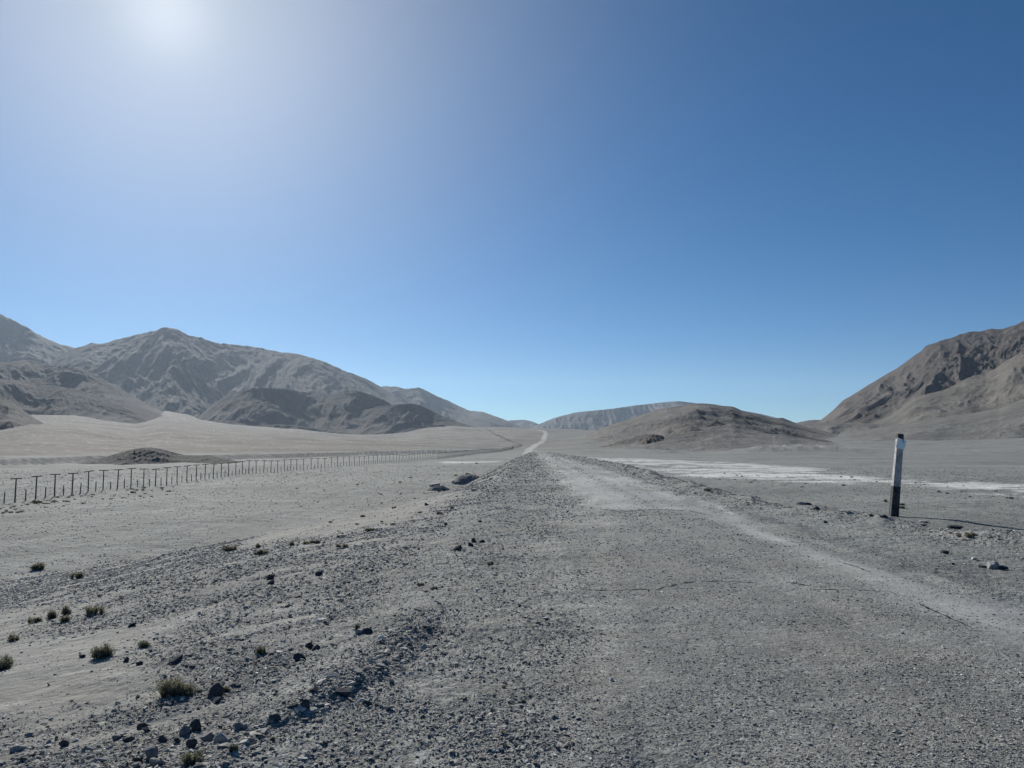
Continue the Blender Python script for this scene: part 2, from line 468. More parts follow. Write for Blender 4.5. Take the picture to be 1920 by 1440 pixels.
# ------------------------------------------------------------------ ground, road and salt flat
def build_ground():
    GM = ground_material()
    # fan of columns: fine in front of the camera, coarse behind
    half = R(38.0)
    fine = np.linspace(-half, half, 1010)
    rest = np.linspace(half, 2 * math.pi - half, 90)[1:-1]
    az = np.concatenate([fine, rest])
    rs = [0.25]
    while rs[-1] < 16000:
        r = rs[-1]
        rs.append(r + (max(0.35, 0) if r < 2.2 else min(max(r * r / 1000.0, 0.008), 0.0125 * r)))
    rs = np.array(rs)
    nr, nc = len(rs), len(az)
    RR, AZ = np.meshgrid(rs, az, indexing='ij')
    X = (RR * np.sin(AZ)).ravel(); Y = (RR * np.cos(AZ)).ravel()
    A, B = masks(X, Y)
    Z = macro(X, Y) + meso(X, Y)
    Z = Z + micro(X, Y, A, B)
    i = np.arange(nr - 1)[:, None] * nc; j = np.arange(nc)[None, :]; j2 = (j + 1) % nc
    F = np.stack([i + j, i + j2, i + nc + j2, i + nc + j], -1).reshape(-1, 4)
    F = F[:, ::-1]
    V = np.stack([X, Y, Z], 1)
    fa = A[F].mean(1); fb = B[F].mean(1)
    c = V[F].mean(1)
    salt = fb[:, 0] > 0.5
    road = (~salt) & ((fa[:, 0] > 0.5) | ((fa[:, 1] > 0.5) & (c[:, 1] > 1)))
    for name, sel in (('ground', ~(salt | road)), ('road', road), ('salt_flat', salt)):
        f = F[sel]
        used, inv = np.unique(f, return_inverse=True)
        me = mesh_np(name, V[used], inv.reshape(f.shape), [GM], {'mask_a': ('FLOAT_COLOR', A[used]), 'mask_b': ('FLOAT_COLOR', B[used])})
        link(name, me, kind='structure')
    print('ground verts', len(V))

# ------------------------------------------------------------------ hills
def hill(name, pts, rr, depth, base_py, mat, seed, gully=0.16, gl=(1 / 6., 1 / 2.5), back=0.5, power=1.3, rough=0.0075, bigk=0.13, endcut=False, shear=0.0, crag=0.0, step=1.6, nf=110):
    """pts: skyline as (photo column, row); the ridge stands rr metres away (or interpolated list), its foot `depth` metres nearer"""
    pts = sorted(pts)
    px = np.arange(pts[0][0], pts[-1][0] + step, step)
    py = np.interp(px, [p[0] for p in pts], [p[1] for p in pts])
    # soften the hand-picked corners
    ker = np.hanning(9); ker /= ker.sum()
    pad = np.pad(py, 4, mode='edge'); py = np.convolve(pad, ker, 'valid')
    if isinstance(rr, (list, tuple)):
        Rr = np.interp(px, [a for a, b in rr], [b for a, b in rr])
    else:
        Rr = np.full(px.shape, float(rr))
    L = depth
    Rr = Rr * (1 + 0.05 * perlin(px / 130.0, px * 0 + seed, seed))
    bpy_ = np.interp(px, [a for a, b in base_py], [b for a, b in base_py]) if isinstance(base_py, list) else np.full(px.shape, float(base_py))
    dep = np.array([ray(a, 720)[:2] / np.hypot(*ray(a, 720)[:2]) for a in px])
    u = (px - 960) / FPX
    cosz = 1 / np.sqrt(1 + u * u)
    sky_t = np.array([(lambda d: d[2] / math.hypot(d[0], d[1]))(ray(a, b)) for a, b in zip(px, py)])
    zr = EYE + sky_t * Rr
    rb = np.maximum(Rr - L, 120.0)
    bt = np.array([(lambda d: d[2] / math.hypot(d[0], d[1]))(ray(a, b)) for a, b in zip(px, bpy_)])
    zb = EYE + bt * rb
    zg = macro(dep[:, 0] * rb, dep[:, 1] * rb)
    zb = np.minimum(zb, zg - 1.0)
    kk = np.arange(len(px)); ecut = sstep(0, 1, np.minimum(kk, len(px) - 1 - kk) / max(6.0, 0.07 * len(px))) if endcut else np.ones(len(px))
    nb = 26
    s = np.concatenate([np.linspace(0, 1, nf), 1 + np.linspace(0, 1, nb + 1)[1:]])
    S, J = np.meshgrid(s, np.arange(len(px)), indexing='ij')
    front = np.clip(S, 0, 1); bk = np.clip(S - 1, 0, 1)
    rad = rb[J] + (Rr - rb)[J] * front + bk * L * back
    dirx = dep[:, 0]; diry = dep[:, 1]
    X = dirx[J] * rad; Y = diry[J] * rad
    H = np.maximum(zr - zb, 0.0)
    prof = front ** power
    Z = zb[J] + (zr - zb)[J] * prof
    Z = Z - bk ** 1.2 * (H[J] * 0.9 + 20)
    lat = X + shear * Y
    wx = 0.35 * L * fbm(X / (L * 0.5), Y / (L * 0.5), seed + 5, 2) * 0.35
    rg = 0.62 * ridged((lat + wx) / (L * gl[0] * 2), (Y + wx) / (L * gl[1] * 2), seed, 6, 0.5) + 0.38 * ridged((lat + 0.6 * wx) / (L * gl[0] * 0.7), (Y + wx) / (L * gl[1] * 0.8), seed + 3, 5, 0.55)
    big = fbm(X / (L * 0.55), Y / (L * 0.55), seed + 9, 3)
    win = (np.clip(front, 0, 1) ** 0.7) * (1 - front ** 2.2) * 1.7
    hh = H[J]
    Z = Z + hh * gully * 2.0 * (rg - 0.42) * win + hh * bigk * big * win
    Z = Z + hh * rough * fbm(X / (L * 0.03), Y / (L * 0.03), seed + 21, 4) * np.clip(front * 2, 0, 1)
    Z = Z - 0.02 * hh * (front < 1e-6) - 3.0 * (front < 1e-6)
    Z = zb[J] - 4 + (Z - zb[J] + 4) * ecut[J]
    cr = np.zeros_like(Z)
    if crag > 0:
        k = fbm(lat / (L * 0.10), Y / (L * 0.2), seed + 33, 4)
        cr = sstep(0.30, 0.55, k) * np.clip(front * 3, 0, 1) * (1 - 0.75 * front ** 6)
        rf = ridged(X / (L * 0.03), Y / (L * 0.03), seed + 37, 3)
        Z = Z + cr * hh * 0.045 * crag * (0.3 + rf) * (1 - front ** 3)
    n, mcol = S.shape
    i = np.arange(n - 1)[:, None] * mcol; j = np.arange(mcol - 1)[None, :]
    F = np.stack([i + j, i + j + 1, i + mcol + j + 1, i + mcol + j], -1).reshape(-1, 4)[:, ::-1]
    V = np.stack([X.ravel(), Y.ravel(), Z.ravel()], 1)
    frac = np.clip((Z - zb[J]) / np.maximum(hh.max() * 0.6, 1), 0, 1).ravel()
    me = mesh_np(name, V, F, [mat], {'slope_mask': ('FLOAT_COLOR', np.stack([frac, cr.ravel(), cr.ravel()], 1))})
    return link(name, me, kind='structure')

def build_hills():
    m_far = hill_material('far_ridge_rock', (0.09, 0.085, 0.08), (0.086, 0.082, 0.078), (0.066, 0.063, 0.06), 900, 0.3, 1.0)
    m_str = hill_material('streaked_ridge_rock', (0.11, 0.107, 0.104), (0.11, 0.107, 0.104), (0.08, 0.08, 0.078), 700, 0.2, 1.0, 0.8)
    m_main = hill_material('mountain_rock', (0.105, 0.098, 0.090), (0.080, 0.075, 0.072), (0.062, 0.058, 0.057), 500, 0.35, 1.0)
    m_dark = hill_material('foothill_rock', (0.100, 0.095, 0.087), (0.058, 0.056, 0.055), (0.046, 0.044, 0.043), 260, 0.35, 1.0)
    m_near = hill_material('spur_rock', (0.130, 0.123, 0.110), (0.072, 0.069, 0.066), (0.052, 0.050, 0.048), 160, 0.4, 1.0)
    m_right = hill_material('right_mountain_rock', (0.132, 0.124, 0.113), (0.108, 0.098, 0.091), (0.068, 0.062, 0.061), 150, 0.55, 1.0)
    m_spur = hill_material('sandy_spur', (0.135, 0.134, 0.122), (0.140, 0.133, 0.117), (0.085, 0.082, 0.077), 110, 0.2, 0.7)
    m_mid = hill_material('mid_hill_rock', (0.215, 0.211, 0.198), (0.165, 0.160, 0.148), (0.080, 0.078, 0.073), 60, 0.85, 1.0)
    m_slope = hill_material('grey_slope', (0.155, 0.160, 0.153), (0.155, 0.155, 0.143), (0.12, 0.12, 0.11), 90, 0.15, 0.6)
    # far valley end
    hill('far_hill', [(930, 805), (955, 788), (985, 787), (1000, 791), (1012, 796), (1030, 806)], 8000, 700, 812, m_far, 101)
    hill('streaked_ridge', [(985, 809), (1006, 797), (1040, 783), (1080, 773), (1150, 766), (1190, 760), (1220, 757), (1255, 753), (1275, 752), (1310, 757), (1360, 764), (1430, 777), (1500, 795), (1530, 806)], 6500, 700, 812, m_str, 103, gully=0.22, gl=(1 / 14., 1.0), power=1.0)
    hill('far_left_peak', [(-420, 700), (-260, 640), (-120, 570), (-50, 565), (0, 590), (40, 611), (80, 633), (110, 646), (140, 652), (200, 668), (300, 700), (420, 760)], 5000, 1500, 770, m_far, 107, gully=0.14)
    hill('ridge_behind', [(640, 760), (690, 728), (720, 724), (742, 725), (762, 729), (778, 727.5), (787, 726.5), (800, 733), (822, 744), (842, 752), (862, 762), (880, 770), (905, 772), (925, 779), (950, 788), (972, 798), (990, 806)], 5600, 1100, 812, m_far, 109, gully=0.12, shear=0.5)
    hill('main_mountain', [(30, 770), (80, 690), (115, 662), (140, 652), (160, 646), (168, 641.5), (178, 645), (200, 641), (230, 633), (270, 623), (287, 620), (297, 615), (305, 613), (322, 615), (335, 621), (350, 628), (378, 634), (400, 642), (440, 646), (480, 651), (520, 659), (550, 662), (585, 671), (610, 679), (640, 693), (685, 709), (700, 717), (720, 729), (760, 755), (800, 777), (840, 797), (880, 808)], 4400, 1500, [(0, 800), (300, 812), (900, 815)], m_main, 113, gully=0.085, bigk=0.05, gl=(1 / 11., 1 / 3.), shear=0.45, nf=170)
    hill('dark_foothill', [(330, 806), (370, 785), (400, 757), (425, 742), (450, 733), (475, 727), (500, 727), (540, 730), (590, 738), (625, 739), (645, 733), (665, 731), (690, 738), (720, 750), (740, 762), (755, 768), (800, 787), (850, 800), (890, 809)], 2900, 400, [(300, 815), (900, 822)], m_dark, 127, gully=0.07, bigk=0.06, power=1.15, shear=0.3)
    hill('dark_knoll', [(600, 812), (640, 792), (675, 772), (705, 763), (730, 760), (752, 757.5), (768, 756.5), (782, 758), (795, 763), (812, 771), (830, 780), (858, 791), (885, 799), (930, 810)], 2750, 330, 822, m_dark, 131, gully=0.08, bigk=0.07, power=1.25)
    hill('foothill_toe', [(420, 816), (470, 801), (520, 795), (570, 799), (620, 808), (660, 812), (720, 820)], 2400, 130, 824, m_near, 133, gully=0.3, power=1.0)
    hill('left_spur', [(-300, 640), (-150, 655), (0, 680), (20, 678), (45, 675), (62, 678), (80, 684), (120, 686), (150, 690), (180, 704), (215, 722), (255, 745), (290, 765), (330, 780), (352, 790), (372, 800)], 2700, 560, [(-300, 800), (0, 800), (380, 812)], m_near, 137, gully=0.11, bigk=0.08, shear=0.6, power=1.05)
    hill('left_lower_spur', [(-300, 690), (-100, 700), (0, 711), (35, 713), (70, 722), (105, 723), (150, 733), (210, 748), (260, 762), (310, 780), (345, 800), (365, 806)], 2250, 290, [(-300, 800), (0, 795), (150, 800), (365, 820)], m_near, 139, gully=0.08, bigk=0.08, shear=0.5, power=0.85)
    hill('near_left_spur', [(-400, 640), (-200, 690), (-60, 728), (0, 744), (18, 752), (40, 766), (62, 780), (85, 794), (110, 806), (150, 822)], 1350, 330, [(-400, 828), (0, 832), (150, 834)], m_near, 149, gully=0.15, shear=0.6, power=1.05)
    # right side
    hill('right_mountain', [(1480, 800), (1520, 794), (1535, 789), (1560, 770), (1580, 750), (1590, 745), (1620, 727), (1650, 709), (1680, 692), (1710, 672), (1730, 658), (1737, 650), (1755, 643), (1785, 634), (1800, 628), (1820, 622), (1850, 620), (1862, 616), (1885, 616), (1920, 604), (1980, 585), (2080, 548), (2250, 540), (2450, 600)], 1900, 640, [(1480, 795), (1700, 792), (2450, 785)], m_right, 151, gully=0.10, bigk=0.08, gl=(1 / 9., 1 / 3.), shear=-0.55, power=1.0, crag=1.0, nf=180)
    hill('right_notch_hill', [(1470, 800), (1498, 791), (1515, 788), (1530, 787), (1560, 789), (1600, 800)], 2500, 300, 800, m_right, 157)
    hill('sandy_spur', [(1610, 800), (1640, 790), (1665, 780), (1690, 763), (1715, 744), (1740, 738), (1770, 731), (1790, 722), (1810, 710), (1830, 704), (1850, 700), (1870, 690), (1890, 675), (1920, 660), (2000, 628), (2150, 610), (2400, 640)], 1250, 480, [(1600, 798), (1750, 800), (1920, 810), (2400, 815)], m_spur, 163, gully=0.10, shear=-0.4, power=1.1, crag=0.4)
    hill('grey_slope', [(1500, 840), (1540, 826), (1580, 814), (1640, 802), (1700, 793), (1760, 783), (1820, 775), (1870, 766), (1920, 748), (2000, 735), (2150, 725), (2400, 720)], 820, 470, [(1500, 846), (1750, 848), (1920, 852), (2400, 852)], m_slope, 167, gully=0.10, shear=-0.6, power=1.35, endcut=True)
    hill('mid_hill', [(960, 856), (1020, 848), (1060, 832), (1100, 814), (1130, 802), (1160, 791), (1180, 786), (1205, 777), (1230, 769), (1250, 764), (1275, 761), (1290, 758), (1310, 756), (1330, 757), (1350, 760), (1375, 763), (1390, 770), (1420, 776), (1445, 784), (1465, 787), (1480, 792), (1510, 800), (1560, 813), (1620, 830), (1700, 846)], 900, 570, [(960, 853), (1300, 851), (1700, 851)], m_mid, 173, gully=0.17, gl=(1 / 8., 1 / 4.), shear=0.25, power=1.45, bigk=0.20, crag=1.1, nf=160)
    hill('mid_hill_spur', [(1190, 850), (1215, 836), (1240, 822), (1262, 810), (1278, 801), (1292, 797), (1306, 801), (1322, 811), (1345, 823), (1375, 833), (1410, 841), (1440, 848)], 470, 100, 851, m_mid, 175, gully=0.2, power=1.1, bigk=0.12, crag=0.5, nf=90, endcut=True)
    hill('mid_hill_toe', [(1400, 851), (1440, 842), (1470, 837), (1500, 834), (1530, 836), (1565, 843), (1600, 850)], 470, 80, 852, m_slope, 177, gully=0.15, power=1.1, nf=70, endcut=True)
    hill('sandy_apron', [(1340, 826), (1400, 808), (1450, 798.5), (1500, 794), (1550, 792), (1610, 793), (1670, 797), (1720, 804), (1780, 818)], 1150, 560, [(1340, 840), (1780, 840)], m_slope, 183, gully=0.22, gl=(1 / 6., 1 / 3.), shear=-0.3, power=1.25, bigk=0.2, nf=120, endcut=True)
    hill('notch_knoll', [(1430, 800), (1450, 785), (1465, 783), (1480, 789), (1500, 798)], 1500, 160, 800, m_right, 179)
    m_mound = hill_material('dark_mound_gravel', (0.125, 0.128, 0.122), (0.105, 0.107, 0.103), (0.08, 0.08, 0.078), 12, 0.4, 1.2)
    hill('low_mound', [(120, 874), (160, 867), (195, 860), (222, 851), (245, 844.5), (262, 840.5), (276, 839), (295, 840), (312, 843), (330, 848), (350, 853), (372, 855), (392, 854), (412, 857), (440, 863), (480, 869)], 168, 17, 868, m_mound, 211, gully=0.16, power=0.95, bigk=0.12, rough=0.02, nf=70, step=1.2, endcut=True)
    m_out = hill_material('outcrop_rock', (0.20, 0.18, 0.155), (0.18, 0.162, 0.14), (0.12, 0.108, 0.095), 16, 0.5, 1.5)
    hill('rock_outcrop', [(1186, 842), (1196, 832), (1204, 825), (1212, 820), (1222, 816), (1232, 814.5), (1240, 817), (1248, 823), (1258, 832), (1266, 842)], 425, 30, 842, m_out, 181, gully=0.30, power=0.8, rough=0.05, nf=80, step=0.6)
    hill('rubble_rise', [(1215, 852), (1230, 845), (1248, 840.5), (1262, 844), (1275, 852)], 350, 16, 852, m_mid, 191, gully=0.25, power=0.8, nf=50, step=0.8)

# ------------------------------------------------------------------ stones
def hull_stone(seed, npt=11):
    rr = random.Random(seed)
    bm = bmesh.new()
    for _ in range(npt):
        v = Vector((rr.gauss(0, 1), rr.gauss(0, 1), rr.gauss(0, 1))).normalized() * rr.uniform(0.75, 1.05)
        bm.verts.new(v)
    res = bmesh.ops.convex_hull(bm, input=bm.verts)
    bmesh.ops.delete(bm, geom=[v for v in bm.verts if not v.link_faces], context='VERTS')
    bmesh.ops.triangulate(bm, faces=bm.faces)
    bm.verts.ensure_lookup_table(); bm.verts.index_update()
    V = np.array([v.co[:] for v in bm.verts]); F = np.array([[v.index for v in f.verts] for f in bm.faces])
    bm.free()
    return V, F

def build_gravel():
    protos = [hull_stone(100 + i, 9 + i % 4) for i in range(10)]
    N = 800000
    u = rng.random(N)
    r0, r1 = 2.6, 130.0
    ra = r0 * (r1 / r0) ** u
    rb = 1 / (1 / r0 + (1 / r1 - 1 / r0) * rng.random(N))
    r = np.where(rng.random(N) < 0.45, ra, rb)
    p = rng.uniform(-90, 2010, N)
    Yd = r / np.sqrt(1 + ((p - 960) / FPX) ** 2); X = (p - 960) / FPX * Yd; Y = Yd
    A, B = masks(X, Y)
    cl = np.interp(Y, Yc, XcL); cr = np.interp(Y, YcR, XcR)
    w = 0.15 + 0.20 * sstep(0, 0.6, A[:, 0]) + 0.92 * B[:, 2]
    w = w * (1 - 0.92 * A[:, 1]) * (1 - 0.80 * A[:, 2]) * (1 - 0.15 * A[:, 0]) * (1 - 0.8 * B[:, 0])
    xs = np.interp(Y, SCY, SCX); band = np.exp(-((X - xs + 0.10) / 0.22) ** 2) * ((Y > 3.2) & (Y < 7.4))
    clump = np.clip(0.75 + 0.9 * fbm(X / 1.1, Y / 1.1, 201, 3), 0.08, 1.7)
    w = np.clip(w * clump + 0.6 * band, 0, 1)
    keep = rng.random(N) < w
    X, Y, A, B, band, r = X[keep], Y[keep], A[keep], B[keep], band[keep], r[keep]
    n = len(X)
    smin = np.maximum(r / 1500.0, 0.0045)
    big = 1 + 0.9 * B[:, 2] + 1.6 * band
    size = smin * rng.random(n) ** (-0.38) * (0.80 + 0.20 * big)
    cap = np.clip(0.010 + 0.025 * B[:, 2] + 0.035 * band + 0.0012 * r, 0, 0.13)
    size = np.minimum(size, cap * rng.uniform(0.6, 1.0, n))
    Z = macro(X, Y) + meso(X, Y) + micro(X, Y, A, B)
    pid = rng.integers(0, len(protos), n)
    ang = rng.uniform(0, 2 * math.pi, n)
    sx = size * rng.uniform(0.8, 1.35, n); sy = size * rng.uniform(0.55, 0.95, n); sz = size * rng.uniform(0.22, 0.55, n)
    tx = rng.normal(0, 0.22, n); ty = rng.normal(0, 0.22, n)
    tone = np.clip(rng.normal(1.08, 0.26, n), 0.4, 1.8)
    tone = np.where(rng.random(n) < 0.03 + 0.03 * B[:, 2], rng.uniform(1.7, 2.9, n), tone)
    Vs, Fs, Ts = [], [], []
    off = 0
    for k, (V, F) in enumerate(protos):
        ii = np.nonzero(pid == k)[0]
        P = V[None] * np.stack([sx[ii], sy[ii], sz[ii]], 1)[:, None, :]
        # tilt then spin
        x, y, z = P[..., 0], P[..., 1], P[..., 2]
        z = z + x * tx[ii][:, None] + y * ty[ii][:, None]
        c, s = np.cos(ang[ii])[:, None], np.sin(ang[ii])[:, None]
        xx = x * c - y * s + X[ii][:, None]; yy = x * s + y * c + Y[ii][:, None]
        zz = z + (Z[ii] + sz[ii] * 0.35)[:, None]
        nv = V.shape[0]
        Vs.append(np.stack([xx, yy, zz], -1).reshape(-1, 3))
        Fs.append((F[None] + (np.arange(len(ii)) * nv)[:, None, None] + off).reshape(-1, 3))
        Ts.append(np.repeat(tone[ii], nv))
        off += nv * len(ii)
    me = mesh_np('loose_gravel', np.concatenate(Vs), np.concatenate(Fs), [stone_material('loose_stone', (0.295, 0.292, 0.273))], {'tone': ('FLOAT', np.concatenate(Ts))}, smooth=False)
    link('loose_gravel', me, kind='stuff')
    print('stones', n, 'tris', len(me.polygons))

def rock_mesh(name, seed, dims, cuts=11, mat=None, rough=0.05, sub=3):
    rr = random.Random(seed)
    bm = bmesh.new()
    bmesh.ops.create_icosphere(bm, subdivisions=sub, radius=1.0)
    planes = []
    for _ in range(cuts):
        nrm = Vector((rr.gauss(0, 1), rr.gauss(0, 1), rr.gauss(0, 0.9))).normalized()
        planes.append((nrm, rr.uniform(0.34, 0.74)))
    for v in bm.verts:
        for nrm, d in planes:
            e = v.co.dot(nrm) - d
            if e > 0: v.co -= nrm * e
    co = np.array([v.co[:] for v in bm.verts])
    n = perlin(co[:, 0] * 2.3 + seed, co[:, 1] * 2.3 + co[:, 2] * 1.7, seed) * rough * 2 + perlin(co[:, 0] * 6 + co[:, 2] * 3, co[:, 1] * 6 + seed, seed + 1) * rough
    for v, k in zip(bm.verts, n):
        v.co *= (1 + float(k))
        v.co.x *= dims[0] / 1.4; v.co.y *= dims[1] / 1.4; v.co.z *= dims[2] / 1.4
    me = bpy.data.meshes.new(name)
    bm.to_mesh(me); bm.free()
    if mat: me.materials.append(mat)
    return me

